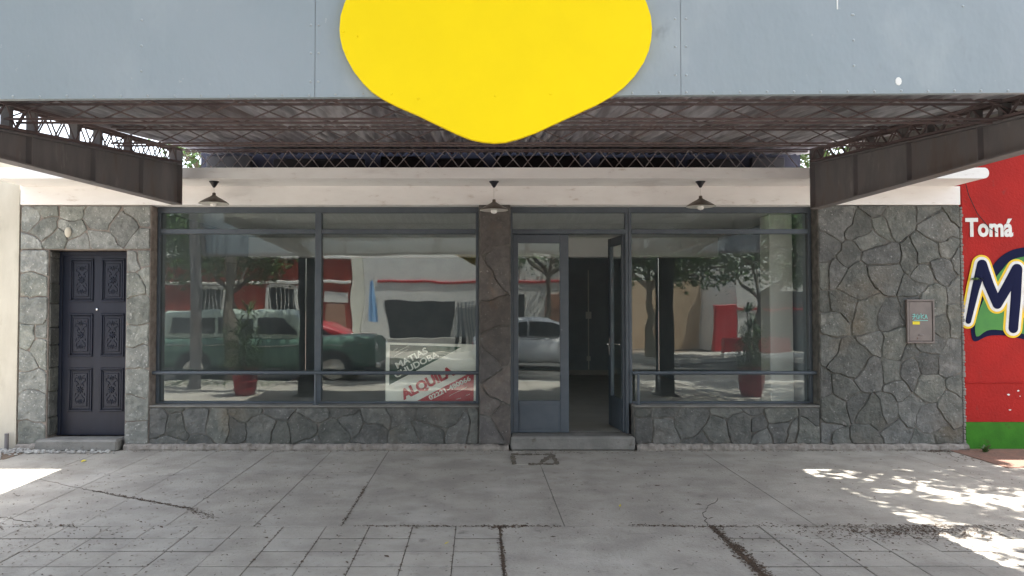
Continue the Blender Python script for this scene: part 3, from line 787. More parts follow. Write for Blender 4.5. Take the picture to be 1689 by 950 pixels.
# ------------------------------------------------------------------ sign board
SZ = 3.40
tilt = .03/4.7
sg = empty('signboard', (0, SZ, 2.55), 'long grey riveted sheet metal sign along the canopy with a yellow pin shape', 'sign')
bl = PH(158.5, SZ)
def sb(x): return bl+tilt*(x)
HTOP = 4.15
jx = [-6.0, PX(-75, SZ)-.0, PX(517, SZ), PX(1126, SZ), PX(1735, SZ), 6.2]
jx = [PX(517, SZ)-1.70*2-.9, PX(517, SZ)-1.70, PX(517, SZ), PX(1126, SZ), PX(1126, SZ)+1.70, PX(1126, SZ)+4.25]
for a, b in zip(jx, jx[1:]):
    g = .0012
    vs = []
    nx, nz = 10, 6
    for zi in range(nz+1):
        for xi in range(nx+1):
            x = lerp(a+g, b-g, xi/nx); z = lerp(sb(x), HTOP, zi/nz)
            vs.append((x, SZ, z))
    fs = [(j*(nx+1)+i, j*(nx+1)+i+1, (j+1)*(nx+1)+i+1, (j+1)*(nx+1)+i) for i in range(nx) for j in range(nz)]
    k = len(vs); vs += [(x, SZ+.003, z) for x, y, z in vs]; fs += [tuple(k+i for i in f[::-1]) for f in fs]
    # folded bottom edge
    vs += [(a+g, SZ+.03, sb(a)), (b-g, SZ+.03, sb(b))]; fs += [(0, nx, k+nx, k), (k, k+nx, len(vs)-1, len(vs)-2)]
    MB().add(vs, fs).build('panel', M['signgrey'], sg)
fr = MB()
fr.bar((jx[0], SZ+.03, sb(jx[0])+.03), (jx[-1], SZ+.03, sb(jx[-1])+.03), .04, .04); fr.bar((jx[0], SZ+.03, HTOP-.03), (jx[-1], SZ+.03, HTOP-.03), .04, .04)
for x in jx: fr.box(x-.02, x+.02, SZ+.01, SZ+.045, sb(x)+.055, HTOP-.055)
fr.build('subframe', M['steel'], sg)
rv = MB()
def rivet(x, z): rv.lathe([(.0065,0),(.0055,.002),(.003,.0035),(0,.004)], (x, SZ-.0005, z), 8, Matrix.Rotation(pi/2, 3, 'X'))
x = PX(15, SZ)-1.245
while x < 5.1: rivet(x, sb(x)+.012+R.uniform(-.002,.002)); x += .1245+R.uniform(-.002,.002)
for px in (510, 523, 1117, 1135):
    for py in (36, 82, 129): rivet(PX(px, SZ), PH(py, SZ)-.015+(.03 if px > 1000 else 0))
for px in (228, 1414):
    for py in (33, 75, 117): rivet(PX(px, SZ), PH(py, SZ)+(.025 if px > 1000 else 0))
rivet(PX(1597, SZ), PH(10, SZ)); rivet(PX(1412, SZ), PH(24, SZ))
rv.build('rivet', M['rivet'], sg, smooth=True, kind='stuff')
sp = MB(); c = P(1482, 134, SZ)
sp.lathe([(.017,0),(.015,.002)], (c[0], SZ-.0004, c[2]), 9, Matrix.Rotation(pi/2, 3, 'X') @ Matrix.Diagonal((.9,1.15,1)))
c = P(1381, 5, SZ); sp.box(c[0]-.003, c[0]+.003, SZ-.002, SZ-.0005, c[2]-.03, c[2]+.03)
sp.build('bare_spot', M['mwhite'], sg)
# yellow shape
L_ = [(560,48),(561,62),(565,80),(572,97),(583,117),(598,136),(612,150),(630,162),(655,175),(690,190),(725,207),(752,220),(775,229),(797,234),(816,235.5)]
Rr = [(835,234),(857,228),(885,218),(915,204),(950,188),(985,172),(1010,158),(1030,143),(1048,124),(1062,103),(1070,84),(1074,66),(1075.5,48)]
top = [(817.5+258*cos(t), 48-165*sin(t)) for t in [pi*k/24 for k in range(1, 24)]]
pts = [P(x, y, SZ-.03) for x, y in L_+Rr+top]
MB().prism_xz([(p[0], p[2]) for p in pts], SZ-.032, SZ-.006).build('pin_shape', M['yellow'], sg, label='yellow pin shaped board with its point hanging below the sign')
rv2 = MB()
for px, py in ((566,52),(589,60),(571,85),(646,155),(690,163),(817,158),(908,155)):
    p = P(px, py, SZ-.032); rv2.lathe([(.0055,0),(.004,.003),(0,.004)], (p[0], SZ-.0325, p[2]), 8, Matrix.Rotation(pi/2, 3, 'X'))
rv2.build('rivet', M['yellow'], sg, smooth=True)

# ------------------------------------------------------------------ pendant lamps
def lamp(px, ys, label):
    Z = 7.96; x = PX(px, Z); zt = 2.948; zs = PH(ys, Z)   # shade apex
    e = empty('pendant_lamp', (x, Z, zt), label, 'lamp', 'pendant lamps under the eave')
    MB().lathe([(.052,0),(.052,-.008),(.04,-.02),(.012,-.066),(0,-.07)], (x, Z, zt), 16).build('canopy_cup', M['lampblack'], e, smooth=True)
    MB().tube((x, Z, zt-.06), (x, Z, zs), .0045, n=6).build('rod', M['mwhite'], e)
    MB().lathe([(.0,.03),(.017,.026),(.02,0),(.045,-.018),(.09,-.042),(.135,-.070),(.155,-.088),(.157,-.092),(.150,-.089),(.09,-.050),(.03,-.016),(.0,-.012)], (x, Z, zs), 28).build('shade', M['shade'], e, smooth=True)
    MB().lathe([(.152,-.0915),(.13,-.075),(.09,-.054),(.03,-.020),(0,-.018)], (x, Z, zs), 24).build('lining', M['shade_in'], e, smooth=True)
    MB().lathe([(.0,-.03),(.016,-.034),(.018,-.06),(.036,-.088),(.037,-.102),(.028,-.122),(.0,-.130)], (x, Z, zs), 16).build('bulb', M['bulbw'], e, smooth=True)
lamp(351, 322, 'pendant lamp nearest the left girder, over the left window')
lamp(815, 333, 'pendant lamp hanging in front of the middle stone pillar')
lamp(1157, 327, 'pendant lamp over the window right of the open glass door')

# ------------------------------------------------------------------ rental board behind the glass
bx0, bz0 = -1.085, SILL+.006
brd = empty('rental_board', (bx0, 8.60, bz0), 'hand painted to-let board in green, cream and red, standing behind the left window', 'sign')
k = .000972
def zz6(x, y): return (bx0+(x-115)*k, bz0+(832-y)*k)
BY = 8.585
MB().prism_xz([zz6(118,832), zz6(1215,832), zz6(1218,152), zz6(122,128)], BY, BY+.012).build('sheet', M['bwhite'], brd)
MB().prism_xz([zz6(170,153), zz6(1022,180), zz6(162,632)], BY-.002, BY-.0003).build('green_triangle', M['bgreen'], brd)
MB().prism_xz([zz6(1172,465), zz6(1168,830), zz6(480,830)], BY-.002, BY-.0003).build('red_triangle', M['bred'], brd)
def bt(s, x, y, w, h, a, m, off=.02): q = zz6(x, y); text(s, 'lettering', M[m], brd, q[0], q[1], w*k, h*k, BY-.004, radians(a), off, .0015)
bt('MATIAS', 262, 442, 415, 78, 27.5, 'bwhite', .03)
bt('CHUDOBA', 245, 556, 580, 76, 27, 'bwhite', .03)
bt('ALQUILA', 345, 835, 690, 150, 26.2, 'bred', .05)
bt('02221-480066', 650, 815, 545, 58, 26, 'bwhite', .03)
sc = MB()
def ln(x, y, l, a, amp=6):
    pts = []; n = max(4, int(l/9))
    for i in range(n+1):
        t = i/n*l; o_ = amp*(1 if i % 2 else -1)*R.uniform(.4,1)
        q = zz6(x+t*cos(radians(a))+o_*.5, y-t*sin(radians(a))-o_); pts.append((q[0], BY-.004, q[1]))
    sc.path(pts, .0016, 4)
ln(215, 222, 50, 25, 9); ln(250, 240, 160, 27, 6); ln(225, 290, 180, 27, 6); ln(880, 760, 230, 26, 8); ln(960, 800, 60, 10, 7); ln(1075, 760, 50, 20, 8)
sc.build('small_writing', M['bwhite'], brd)

# ------------------------------------------------------------------ ground details
# utility cover by the door
def cover():
    p = P(843, 741, 8.0); x0, x1 = PX(845, 8.0, 742), PX(915, 7.7, 760); y0, y1 = 7.50, 7.98
    e = empty('utility_cover', ((x0+x1)/2, (y0+y1)/2, 0), 'cracked cement utility cover in the pavement by the threshold', 'cover')
    MB().box(x0, x1, y0, y1, -.004, .004, .003).build('lid', M['slab'], e)
    r = MB(); 
    def rag(a, b, n=16, w=.012):
        for i in range(n):
            t = (i+.5)/n; x = lerp(a[0], b[0], t)+R.uniform(-.01,.01); y = lerp(a[1], b[1], t)+R.uniform(-.01,.01)
            s = R.uniform(.8, 2.0)*w; r.box(x-s, x+s, y-s*.8, y+s*.8, .001, .008+R.uniform(0,.012), .002)
    rag((x0,y0),(x0,y1)); rag((x0,y1),(x1,y1)); rag((x1,y1),(x1,y0)); rag((x0+.15,y0),(x1,y0+.02)); rag((x1-.14,y0+.1),(x1-.02,y1-.08),20,.014)
    r.build('rim', M['bed'], e)
cover()
# leaf litter: along joints, in the dirt strip, and scattered
lt = MB()
def bit(x, y, s=None, z=.002):
    s = s or R.uniform(.005, .016); a = R.uniform(0, pi); w = s*R.uniform(.15,.6)
    ca, sa = cos(a), sin(a); h = R.uniform(.001, .006)
    q = [(-s,-w*.2,0),(0,-w,h),(s,0,h*.4),(0,w,h*.6)]
    lt.add([(x+ca*u-sa*v, y+sa*u+ca*v, z+t) for u, v, t in q], [(0,1,2,3)])
def line(x0, y0, x1, y1, n, w=.012):
    for _ in range(n):
        t = R.random(); bit(lerp(x0,x1,t)+R.gauss(0,w), lerp(y0,y1,t)+R.gauss(0,w))
for _ in range(700): bit(R.uniform(-5,5), 4.1+R.random()**.8*4.1)
for _ in range(700): bit(R.uniform(-4.8,-1.5), 4.1+R.random()*3.0)
for _ in range(26): bit(R.uniform(-4,4.5), R.uniform(4.3,7.5), s=R.uniform(.02,.035))
for _ in range(250): bit(R.gauss(-3.2,.5), R.gauss(5.0,.35))
line(.15, 4.2, .15, 5.4, 260, .009); line(1.68, 4.1, 1.68, 5.4, 700, .022); line(1.68, 4.1, 1.70, 5.0, 500, .03)
line(1.1, 5.42, 1.8, 5.38, 160, .015); line(-.9, 5.4, .6, 5.4, 260, .010); line(.05, 5.36, .35, 5.4, 160, .02)
line(-3.3, 6.42, -2.27, 5.86, 260, .012); line(-2.27, 5.86, -2.0, 5.6, 90, .03)
for i in range(5): line(.145-.312*(i+1), 4.2, .145-.312*(i+1), 5.4, 26, .004)
line(-1.0, 5.4, -1.0, 6.6, 120, .008); line(1.7, 5.4, 4.5, 5.4, 260, .02); line(-4.5, 5.4, -2.9, 5.4, 160, .025)
for _ in range(1000): bit(R.gauss(3.05,.33), min(R.gauss(5.28,.09), 5.42), z=.003)
for _ in range(260): bit(R.gauss(2.5,.6), R.gauss(5.05,.2))
line(-3.9, 8.2, 5.3, 8.21, 500, .02); line(4.9, 8.2, 5.5, 8.2, 300, .03); line(.35, 8.1, 1.7, 8.1, 60, .02)
for _ in range(300): bit(R.uniform(4.9,6.4), R.uniform(7.6,8.25), s=R.uniform(.006,.02))
lt.build('leaf_litter', M['litter'], kind='stuff', label='dry leaf bits and twigs scattered over the pavement', cat='leaf litter', fix=False)
# cracks (open, with depth: thin dark ridge of dirt)
ck = MB()
def crack(pts, w=.0025):
    out = []
    for (a, b) in zip(pts, pts[1:]):
        n = 9
        for i in range(n): out.append((lerp(a[0],b[0],i/n)+R.gauss(0,.008), lerp(a[1],b[1],i/n)+R.gauss(0,.008)))
    out.append(pts[-1])
    for a, b in zip(out, out[1:]): ck.bar((a[0],a[1],.0015), (b[0],b[1],.0015), w*R.uniform(.5,1.5), .003)
crack([(-4.1,6.9),(-3.5,6.52),(-2.9,6.2),(-2.27,5.86),(-1.95,5.6)]); crack([(2.0,6.2),(1.72,5.75),(1.66,5.42)], .003); crack([(-4.3,5.6),(-3.9,5.5),(-3.6,5.62),(-3.3,5.5)], .003)
ck.build('pavement_crack', M['bed'], pv)
# dirt strips
MB().box(-9, -4.95, 7.75, 8.28, -.004, .008, .003).build('dirt_strip', M['dirt'], kind='structure')
MB().box(5.22, 9.5, 7.35, 8.32, -.004, .006, .003).build('brick_dust', M['reddirt'], kind='structure')
rb = MB()
for _ in range(170):
    x = R.uniform(-5.6,-4.75) if R.random() < .75 else R.uniform(-4.9,-3.9); y = R.gauss(8.12,.09) if x < -4.95 else R.uniform(8.05,8.15); s = R.uniform(.008,.032)
    rb.ell((x, min(y, 8.26), .008+s*.3), s, s*R.uniform(.6,1), s*R.uniform(.4,.8), Matrix.Rotation(R.uniform(0,3), 3, 'Z'), 6, 4)
rb.build('rubble', M['concrete'], kind='stuff', label='crumbs of broken cement at the foot of the left stone pier', cat='rubble')
rt = MB(); rt.add([], [])
bb = MB().box(-.33, .33, -.16, .16, 0, .035, .006); a = radians(32)
bb.v = [(-5.35+x*cos(a)-y*sin(a), 7.72+x*sin(a)+y*cos(a), z) for x, y, z in bb.v]
bb.build('paving_slab', M['concrete'], label='loose broken cement slab lying at the left edge of the pavement', cat='slab')
pc = MB().tube((-5.235, 8.24, 0), (-5.235, 8.24, .19), .022, n=10); pc.build('pipe_stub', M['steel'], label='short iron pipe stub beside the left stone pier', cat='pipe')
# yellow leaves
def yleaf(px, py, s, label):
    d = (py-508)/1220; Y = EYE/d; x = (px-790)/1220*Y; e = MB()
    for k in range(R.choice([2,3])):
        a = R.uniform(0, 6.28); ca, sa = cos(a), sin(a)
        pts = [(0,0,.004),(s*.4,-s*.25,.012),(s,0,.018),(s*.4,s*.25,.010)]
        e.add([(x+ca*u-sa*v, Y+sa*u+ca*v, w) for u, v, w in pts], [(0,1,2,3)])
    e.build('yellow_leaf', M['yleaf'], label=label, cat='leaf', group='yellow leaves on the pavement', fix=False)
yleaf(138, 761, .06, 'bright yellow leaf on the pavement near the carved door step')
yleaf(733, 895, .035, 'yellow leaf among the square tiles in the foreground')
yleaf(1020, 834, .03, 'yellow leaf on the smooth cement ahead of the open door')
yleaf(20, 745, .03, 'yellow leaf in the dirt by the cream wall')
# weeds
def weed(x, y, z, n, h, label, droop=.5):
    mb = MB()
    for i in range(n):
        a = R.uniform(0, 6.28); l = h*R.uniform(.6,1.2); w = l*.10; px_, py_, pz = x+R.gauss(0,.01), y, z
        ln_ = R.uniform(.3, 1)
        pts = []
        for t in (0, .35, .7, 1): pts.append(Vector((px_+cos(a)*l*ln_*t, py_+sin(a)*l*ln_*t*.6, pz+l*(t-droop*t*t))))
        s = Vector((-sin(a), cos(a), 0))*w
        vs = [pts[0]-s*.3, pts[0]+s*.3, pts[1]-s, pts[1]+s, pts[2]-s*.8, pts[2]+s*.8, pts[3]]
        mb.add(vs, [(0,1,3,2),(2,3,5,4),(4,5,6)])
    mb.build('weed', M['leaf'], label=label, cat='plant', fix=False)
weed(5.53, 8.12, 0, 16, .14, 'small green weed growing at the foot of the green painted base')
weed(PX(1607, WY), WY-.03, PH(462, WY), 26, .10, 'dry little plant growing out of the red wall beside the painted letter', 1.0)
weed(-5.5, 8.2, 0, 12, .10, 'small weed at the foot of the cream wall')

# ------------------------------------------------------------------ trees
def tree(x, y, h, cr, cz, n, label, trunk_r=.14, leafs=.075, flat=.75, seed=1, base=0., hole=.0):
    r = random.Random(seed); e = empty('tree', (x, y, base), label, 'tree', 'street trees')
    tb = MB(); pts = [Vector((x, y, base-.02))]; fork = cz-cr*.55
    for i in range(1, 6): pts.append(Vector((x+r.gauss(0,.05), y+r.gauss(0,.05), base+fork*i/5)))
    for i in range(5): tb.tube(pts[i], pts[i+1], trunk_r*(1-.09*i), trunk_r*(1-.09*(i+1)), 9)
    tb.build('trunk', M['bark'], e, smooth=True)
    br = MB(); tips = []
    def grow(p, d, l, rad, dep):
        q = p+d*l*.5+Vector((r.gauss(0,.04), r.gauss(0,.04), 0)); s = q+(d+Vector((0,0,.15))).normalized()*l*.5
        br.tube(p, q, rad, rad*.8, 6, False); br.tube(q, s, rad*.8, rad*.55, 6, False)
        if dep == 0: tips.append(s); tips.append(q); return
        for _ in range(3):
            nd = (d+Vector((r.gauss(0,.6), r.gauss(0,.6), r.gauss(.05,.35)))).normalized(); grow(s, nd, l*.68, rad*.55, dep-1)
    for k in range(5):
        a = k*1.257+r.uniform(-.3,.3); grow(pts[-1], Vector((cos(a)*.8, sin(a)*.8, .75)).normalized(), cr*.62, trunk_r*.5, 3)
    br.build('limb', M['bark'], e)
    lv = MB(); V = lv.v; F = lv.f
    clumps = []
    for t in tips:
        clumps.append(t)
    for _ in range(len(tips)//2):
        a = r.uniform(0, 6.28); u = r.random()**.4; ph = r.uniform(-.6, 1.2)
        clumps.append(Vector((x+cos(a)*cr*u*cos(ph), y+sin(a)*cr*u*cos(ph), base+cz+sin(ph)*cr*flat*u)))
    for i in range(n):
        c = r.choice(clumps); g = .20
        p = Vector((c.x+r.gauss(0,g), c.y+r.gauss(0,g), c.z+r.gauss(0,g*.7)))
        d = Vector((r.gauss(0,1), r.gauss(0,1), r.gauss(-.2,.6))).normalized(); s = d.orthogonal().normalized()
        s = (Matrix.Rotation(r.uniform(0,6.28), 3, d) @ s); l = leafs*r.uniform(.6,1.3); w = l*.42
        b = len(V); V += [tuple(p-d*l*.5), tuple(p+s*w), tuple(p+d*l*.6), tuple(p-s*w)]; F.append((b,b+1,b+2,b+3))
    lv.build('crown', M['leaf'], e, kind='stuff', fix=False)
tree(6.6, 5.3, 6, 3.1, 5.9, 13500, 'leafy street tree right of the canopy, shading the pavement', seed=3, leafs=.15)
tree(-5.4, .9, 6, 2.8, 5.8, 4500, 'leafy street tree over the green van, left of the canopy', seed=21, leafs=.12)
tree(.22, -.9, 7, 3.4, 6.4, 22000, 'tall leafy tree added behind the camera to shade the street', seed=31, leafs=.13)  # added tree: cuts the sun on the street mirrored over the rental board
tree(8.6, -5.6, 6, 2.3, 3.1, 17000, 'low spreading tree across the street near the red seat', seed=5, leafs=.12, base=0)
tree(5.7, -7.6, 6, 1.7, 3.1, 9000, 'dark tree across the street by the ochre wall', seed=6, leafs=.12, trunk_r=.18)
tree(-7.4, -5.4, 5, 2.0, 3.1, 11000, 'tree across the street in front of the terracotta house', seed=8, leafs=.11)
tree(-11.2, -6.5, 6, 2.4, 3.6, 9000, 'tree across the street at the far left end', seed=9, leafs=.13)
tree(2.3, -7.4, 6, 2.0, 3.7, 9000, 'tree across the street behind the white car', seed=10, leafs=.11)
tree(13.5, -7.5, 7, 3.0, 4.2, 7000, 'large tree across the street at the right', seed=12, leafs=.14, trunk_r=.2)

tree(8.3, 18.5, 7, 1.9, 5.2, 4000, 'tree crown showing behind the right end of the shop roof', seed=41, leafs=.12)
tree(-6.5, 19, 7, 1.1, 5.0, 1800, 'small tree crown showing behind the left end of the shop roof', seed=42, leafs=.12)
# ------------------------------------------------------------------ across the street
HY = -10.0
rh_ = empty('terracotta_house', (-8, HY, 0), 'low terracotta red house with white trimmed windows across the street', 'building')
MB().box(-16, -4.75, HY-6, HY, -.1, 3.35).build('wall', M['redhouse'], rh_)
MB().box(-16, -4.75, HY, HY+.12, 2.45, 2.56, .02).box(-16, -4.75, HY-.1, HY+.2, 3.351, 3.5, .03).build('cornice', M['mwhite'], rh_)
for x in (-12.6, -9.8, -7.1):
    w_, z0, z1 = .9, .9, 2.3
    f = MB().box(x-w_/2-.14, x-w_/2, HY+.001, HY+.09, z0-.1, z1+.1, .01).box(x+w_/2, x+w_/2+.14, HY+.001, HY+.09, z0-.1, z1+.1, .01).box(x-w_/2, x+w_/2, HY+.001, HY+.09, z1, z1+.14, .01).box(x-w_/2, x+w_/2, HY+.001, HY+.12, z0-.14, z0, .01)
    f = f.build('window', M['mwhite'], rh_)
    MB().box(x-w_/2, x+w_/2, HY+.002, HY+.02, z0, z1).build('pane', M['dark'], f)
    b_ = MB()
    for i in range(6): b_.box(x-.4+i*.16-.01, x-.4+i*.16+.01, HY+.03, HY+.05, z0, z1)
    b_.build('bars', M['mwhite'], f)
MB().box(-5.55, -4.95, HY+.001, HY+.04, .35, 1.7, .01).build('notice_board', M['poster'], rh_)
MB().box(-5.6, -4.8, HY+.001, HY+.05, 1.75, 2.15, .01).build('sign_plate', M['mwhite'], rh_)
MB().box(-4.72, -4.3, HY-.2, HY+.1, 0, 3.5).build('pilaster', M['bwhite'], rh_)
wh = empty('white_house', (-2, HY, 0), 'white house with a red stripe and a wide dark shutter across the street', 'building')
MB().box(-4.28, 3.9, HY-6, HY, -.1, 3.6).build('wall', M['mwhite'], wh)
MB().box(-3.6, 3.9, HY+.001, HY+.05, 2.5, 2.58, .01).build('stripe', M['bred'], wh)
sh = MB().box(-3.3, -.9, HY+.001, HY+.03, 0, 1.85, .01).build('shutter', M['dark'], wh)
for i in range(6): MB().box(-.8+i*.14, -.74+i*.14, HY+.03, HY+.06, 0, 1.8).build('bar', M['frame'], sh)
MB().box(2.4, 3.3, HY+.001, HY+.05, 0, 2.1, .02).build('door', M['poster'], wh)
MB().box(-4.28, 3.9, HY+.001, HY+.06, -.1, .5, .02).build('base_band', M['concrete'], wh)
MB().box(.3, 1.7, HY+.001, HY+.05, .9, 2.1, .02).build('window', M['dark'], wh)
MB().box(-3.9, -3.5, HY+.05, HY+.09, 1.9, 2.05).build('lamp_box', M['mwhite'], wh)
fg = empty('flag', (-3.75, HY+.3, 2.6), 'light blue flag hanging on a slanted pole across the street', 'flag')
MB().tube((-4.2, HY+.05, .9), (-3.6, HY+.6, 2.75), .02, n=6).build('pole', M['mwhite'], fg)
vs = []; fs = []
for j in range(9):
    for i in range(6):
        wv = .05*sin(i*2.1+j*.4); vs.append((-3.75+(i-2.5)*.03*(1+j*.28), HY+.55+wv, 2.55-j*.19))
for j in range(8):
    for i in range(5): fs.append((j*6+i, j*6+i+1, j*6+i+7, j*6+i+6))
k_ = len(vs); vs += [(x, y-.004, z) for x, y, z in vs]; fs += [tuple(k_+i for i in f[::-1]) for f in fs]
MB().add(vs, fs).build('cloth', M['flag1'], fg, smooth=True, fix=False)
ow = empty('ochre_wall', (6.4, HY-4, 0), 'sunlit ochre garden wall with a narrow door across the street', 'wall')
MB().box(4.6, 9.2, HY-4.3, HY-4, -.1, 2.7).build('render', M['ochre'], ow)
MB().box(7.45, 7.85, HY-3.998, HY-3.95, 0, 2.1).build('door', M['dark'], ow)
gh = empty('grey_house', (12, HY, 0), 'pale grey house with red trim across the street at the right', 'building')
MB().box(9.3, 20, HY-6, HY, -.1, 3.1).build('wall', M['mwhite'], gh)
MB().box(9.3, 20, HY+.001, HY+.04, 1.5, 1.58).box(8.6, 9.28, HY-.3, HY+.02, 0, 1.7, .02).build('stripe', M['bred'], gh)
MB().box(10.4, 12.2, HY+.001, HY+.03, 0, 2.2).build('shutter', M['dark'], gh)
MB().box(13.2, 15.0, HY+.001, HY+.03, .8, 2.0).build('window', M['dark'], gh)
st_ = empty('street_seat', (8.9, -6.9, 0), 'low red and white masonry seat across the street under the tree', 'bench')
MB().box(7.9, 9.0, -7.2, -6.9, 0, .62, .02).box(9.15, 10.0, -7.2, -6.9, 0, .62, .02).build('back', M['bred'], st_)
MB().box(7.8, 10.6, -6.89, -6.5, 0, .14, .02).build('base', M['mwhite'], st_)
# houses beyond left/right so that side views go on
# utility pole
pl = MB().lathe([(.13,0),(.10,6.5)], (-5.55, 2.55, -.006), 14); pl.build('utility_pole', M['steel'], smooth=True, label='grey round pole on the kerb left of the canopy', cat='pole')
# grass patches
gr = MB()
for _ in range(2600):
    x = R.uniform(-8.5,-4.2); y = R.choice([R.uniform(1.1,2.2), R.uniform(-7.2,-6.5)]); h = R.uniform(.03,.09); a = R.uniform(0,6.28)
    gr.add([(x-.004*cos(a), y-.004*sin(a), 0), (x+.004*cos(a), y+.004*sin(a), 0), (x+R.gauss(0,.02), y+R.gauss(0,.02), h)], [(0,1,2)])
gr.build('grass', M['leaf'], kind='stuff', fix=False, label='grass tufts along the kerbs', cat='grass')
# pots with plants
def pot(x, y, label, plabel, sd, bushy):
    r = random.Random(sd)
    e = empty('plant_pot', (x, y, 0), label, 'pot', 'red pots by the canopy posts')
    MB().lathe([(.16,0),(.20,.10),(.215,.12),(.205,.14),(.225,.24),(.24,.26),(.23,.28),(.245,.40),(.27,.43),(.27,.50),(.245,.50),(.235,.44),(0,.43)], (x, y, -.002), 24).build('body', M['pot'], e, smooth=True)
    pe = empty('pot_plant', (x, y, .43), plabel, 'plant')
    mb = MB(); st = MB()
    heads = [(Vector((x+r.gauss(0,.08), y+r.gauss(0,.06), .9+.3*i))) for i in range(3)]
    for hd in heads:
        st.tube((x, y, .4), hd, .02, .014, 7)
        for i in range(34):
            a = r.uniform(0, 6.28); el = r.uniform(-.3, 1.2); l = r.uniform(.25,.42); d = Vector((cos(a)*cos(el), sin(a)*cos(el), sin(el))); s = Vector((-sin(a), cos(a), 0))*.018
            m_ = hd+d*l*.55; t = hd+d*l+Vector((0,0,-.10))
            mb.add([hd-s*.5, hd+s*.5, m_+s, t, m_-s], [(0,1,2,4),(4,2,3)])
    if bushy:
        for i in range(1100 if sd == 4 else 700):
            a = r.uniform(0,6.28); q = r.random()**.5*(.38 if sd == 4 else .30); z = .5+r.random()**1.3*.75; p = Vector((x+cos(a)*q, y+sin(a)*q, z)); d = Vector((r.gauss(0,1),r.gauss(0,1),r.gauss(0,1))).normalized(); s = d.orthogonal().normalized()*.014
            mb.add([p-d*.03, p+s, p+d*.03, p-s], [(0,1,2,3)])
    st.build('stem', M['bark'], pe); mb.build('leaves', M['leaf'], pe, kind='stuff', fix=False)
pot(-4.25, 3.62, 'red glazed pot left of the left canopy post', 'bushy spiky plant in the left red pot', 4, True)
pot(4.92, 3.62, 'red glazed pot right of the right canopy post', 'tall spiky plant in the right red pot', 5, True)

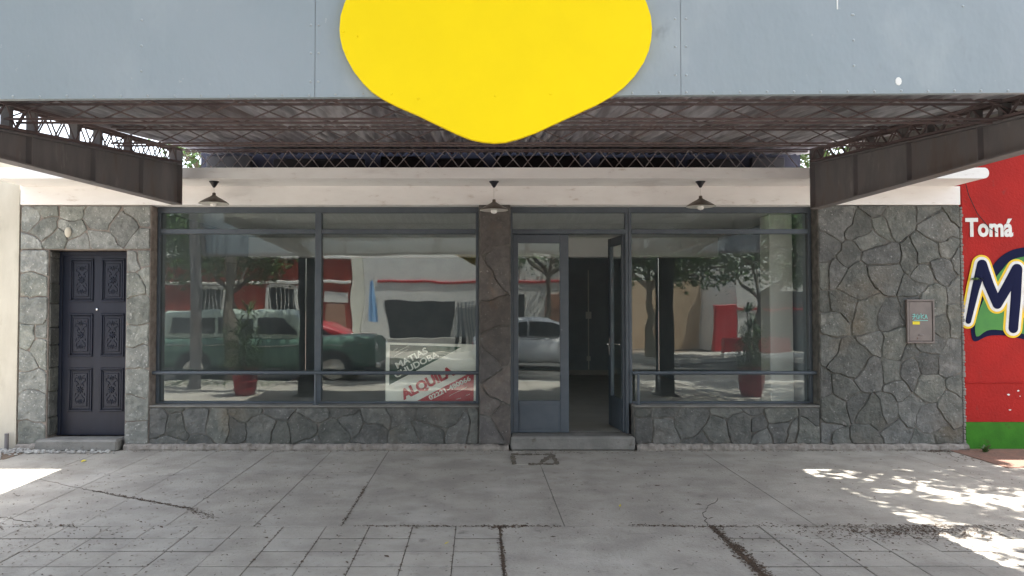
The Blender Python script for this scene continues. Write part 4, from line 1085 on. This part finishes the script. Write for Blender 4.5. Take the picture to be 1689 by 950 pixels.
# vehicles ---------------------------------------------------------------------------------------
def loft(secs, n=14, ex=4):
    """secs: (x, half width, z0, z1); superellipse sections"""
    mb = MB(); vs = []
    for x, w, z0, z1 in secs:
        zc = (z0+z1)/2; hz = (z1-z0)/2
        for i in range(n):
            a = 2*pi*(i+.5)/n; c = cos(a); s_ = sin(a)
            vs.append((x, w*(abs(c)**(2/ex))*(1 if c > 0 else -1), zc+hz*(abs(s_)**(2/ex))*(1 if s_ > 0 else -1)))
    fs = [(j*n+i, j*n+(i+1) % n, (j+1)*n+(i+1) % n, (j+1)*n+i) for j in range(len(secs)-1) for i in range(n)]
    fs += [tuple(range(n))[::-1], tuple((len(secs)-1)*n+i for i in range(n))]
    return mb.add(vs, fs)
def vehicle(name, loc, rz, body, cabin, wins, wheels, wr, hw, mb_, mr, label, cat, lights):
    e = empty(name, (0,0,0), label, cat)
    b = loft(body, 18, 7 if cat == 'van' else 5).build('body', mb_, e, smooth=True)
    c = loft(cabin, 18, 9 if cat == 'van' else 6).build('cabin', mr, e, smooth=True)
    for (pts, w0, w1) in wins:
        for s in (1, -1):
            zz = [p[1] for p in pts]; za, zb = min(zz), max(zz)
            out = [(p[0], s*lerp(w0, w1, (p[1]-za)/(zb-za)), p[1]) for p in pts]; inn = [(x, y-s*.02, z) for x, y, z in out]
            n = len(out); MB().add(out+inn, [tuple(range(n)), tuple(range(n,2*n))[::-1]]+[(i,(i+1)%n,n+(i+1)%n,n+i) for i in range(n)]).build('side_window', M['dark'], e)
    for x in wheels:
        for s in (1, -1):
            Mx = Matrix.Rotation(-s*pi/2, 3, 'X')
            wa = MB().lathe([(wr+.06,0),(wr+.06,.012),(0,.013)], (x, s*(hw-.0), wr), 22, Mx).build('wheel_arch', M['black'], e)
            t = MB().lathe([(wr*.6,-.02),(wr*.97,-.02),(wr,.01),(wr,.16),(wr*.95,.19),(wr*.6,.185)], (x, s*(hw-.15), wr), 24, Mx).build('tyre', M['black'], e, smooth=True)
            MB().lathe([(0,.19),(wr*.25,.20),(wr*.3,.17),(wr*.58,.175),(wr*.62,.19)], (x, s*(hw-.15), wr), 20, Mx).build('rim', M['chrome'], t, smooth=True)
    xf = body[-1][0]; xr = body[0][0]
    MB().box(xf-.02, xf+.10, -hw+.05, hw-.05, .36, .50, .03).box(xr-.10, xr+.02, -hw+.05, hw-.05, .36, .50, .03).build('bumper', M['chrome'], e)
    for s in (1, -1):
        MB().ell((xf-.01, s*(hw-.26), lights), .06, .10, .10, n=12, m=8).build('headlight', M['mwhite'], e, smooth=True)
        MB().box(xr-.015, xr+.03, s*(hw-.16)-.05, s*(hw-.16)+.05, lights-.08, lights+.08, .01).build('tail_light', M['bred'], e)
    # trim line
    for s in (1, -1): MB().box(xr+.15, xf-.2, min(s*hw, s*(hw+.015)), max(s*hw, s*(hw+.015)), .86, .885, .004).build('trim', M['chrome'], e)
    e.location = loc; e.rotation_euler.z = rz
    return e
vehicle('van', (-4.75, -.25, -.12), 0,
    [(-2.45,.80,.42,.98),(-2.3,.86,.36,1.04),(-1.2,.88,.34,1.06),(.6,.88,.34,1.05),(.95,.88,.34,1.05),(1.6,.87,.36,1.07),(2.2,.86,.38,1.06),(2.40,.84,.40,1.03),(2.44,.80,.44,.98)],
    [(-2.40,.74,.95,1.45),(-2.2,.80,.95,1.64),(-1.0,.81,.95,1.68),(.4,.81,.95,1.66),(.62,.79,.95,1.60),(1.02,.74,.95,1.06)],
    [([(-2.1,1.12),(-1.15,1.12),(-1.15,1.48),(-2.05,1.48)],.835,.815),([(-1.05,1.12),(-.25,1.12),(-.25,1.48),(-1.05,1.48)],.835,.815),([(-.15,1.12),(.72,1.12),(.45,1.48),(-.15,1.48)],.835,.815)],
    [-1.55, 1.55], .36, .88, M['vgreen'], M['vroof'], 'old green station wagon van parked at the kerb', 'van', .80)
carsec = [(-2.0,.70,.30,.80),(-1.9,.82,.24,.92),(-1.2,.86,.2,.95),(.8,.86,.2,.92),(1.5,.84,.22,.84),(1.95,.76,.26,.70),(2.03,.66,.32,.60)]
carcab = [(-1.85,.62,.85,.98),(-1.3,.70,.85,1.36),(-.4,.71,.85,1.46),(.2,.70,.85,1.42),(.6,.68,.85,1.22),(1.05,.64,.85,.93)]
carwin = [([(-1.35,.96),(-.35,.96),(-.35,1.34),(-1.1,1.30)],.755,.725),([(-.27,.96),(.75,.94),(.3,1.30),(-.27,1.34)],.755,.725)]
vehicle('car', (1.75, -3.9, -.12), 0, carsec, carcab, carwin, [-1.25, 1.3], .30, .86, M['cwhite'], M['cwhite'], 'white hatchback parked across the street', 'car', .66)
vehicle('car', (-4.95, -5.0, -.12), 0, carsec, carcab, carwin, [-1.25, 1.3], .30, .86, M['cred'], M['cred'], 'red hatchback parked across the street behind the green van', 'car', .66)
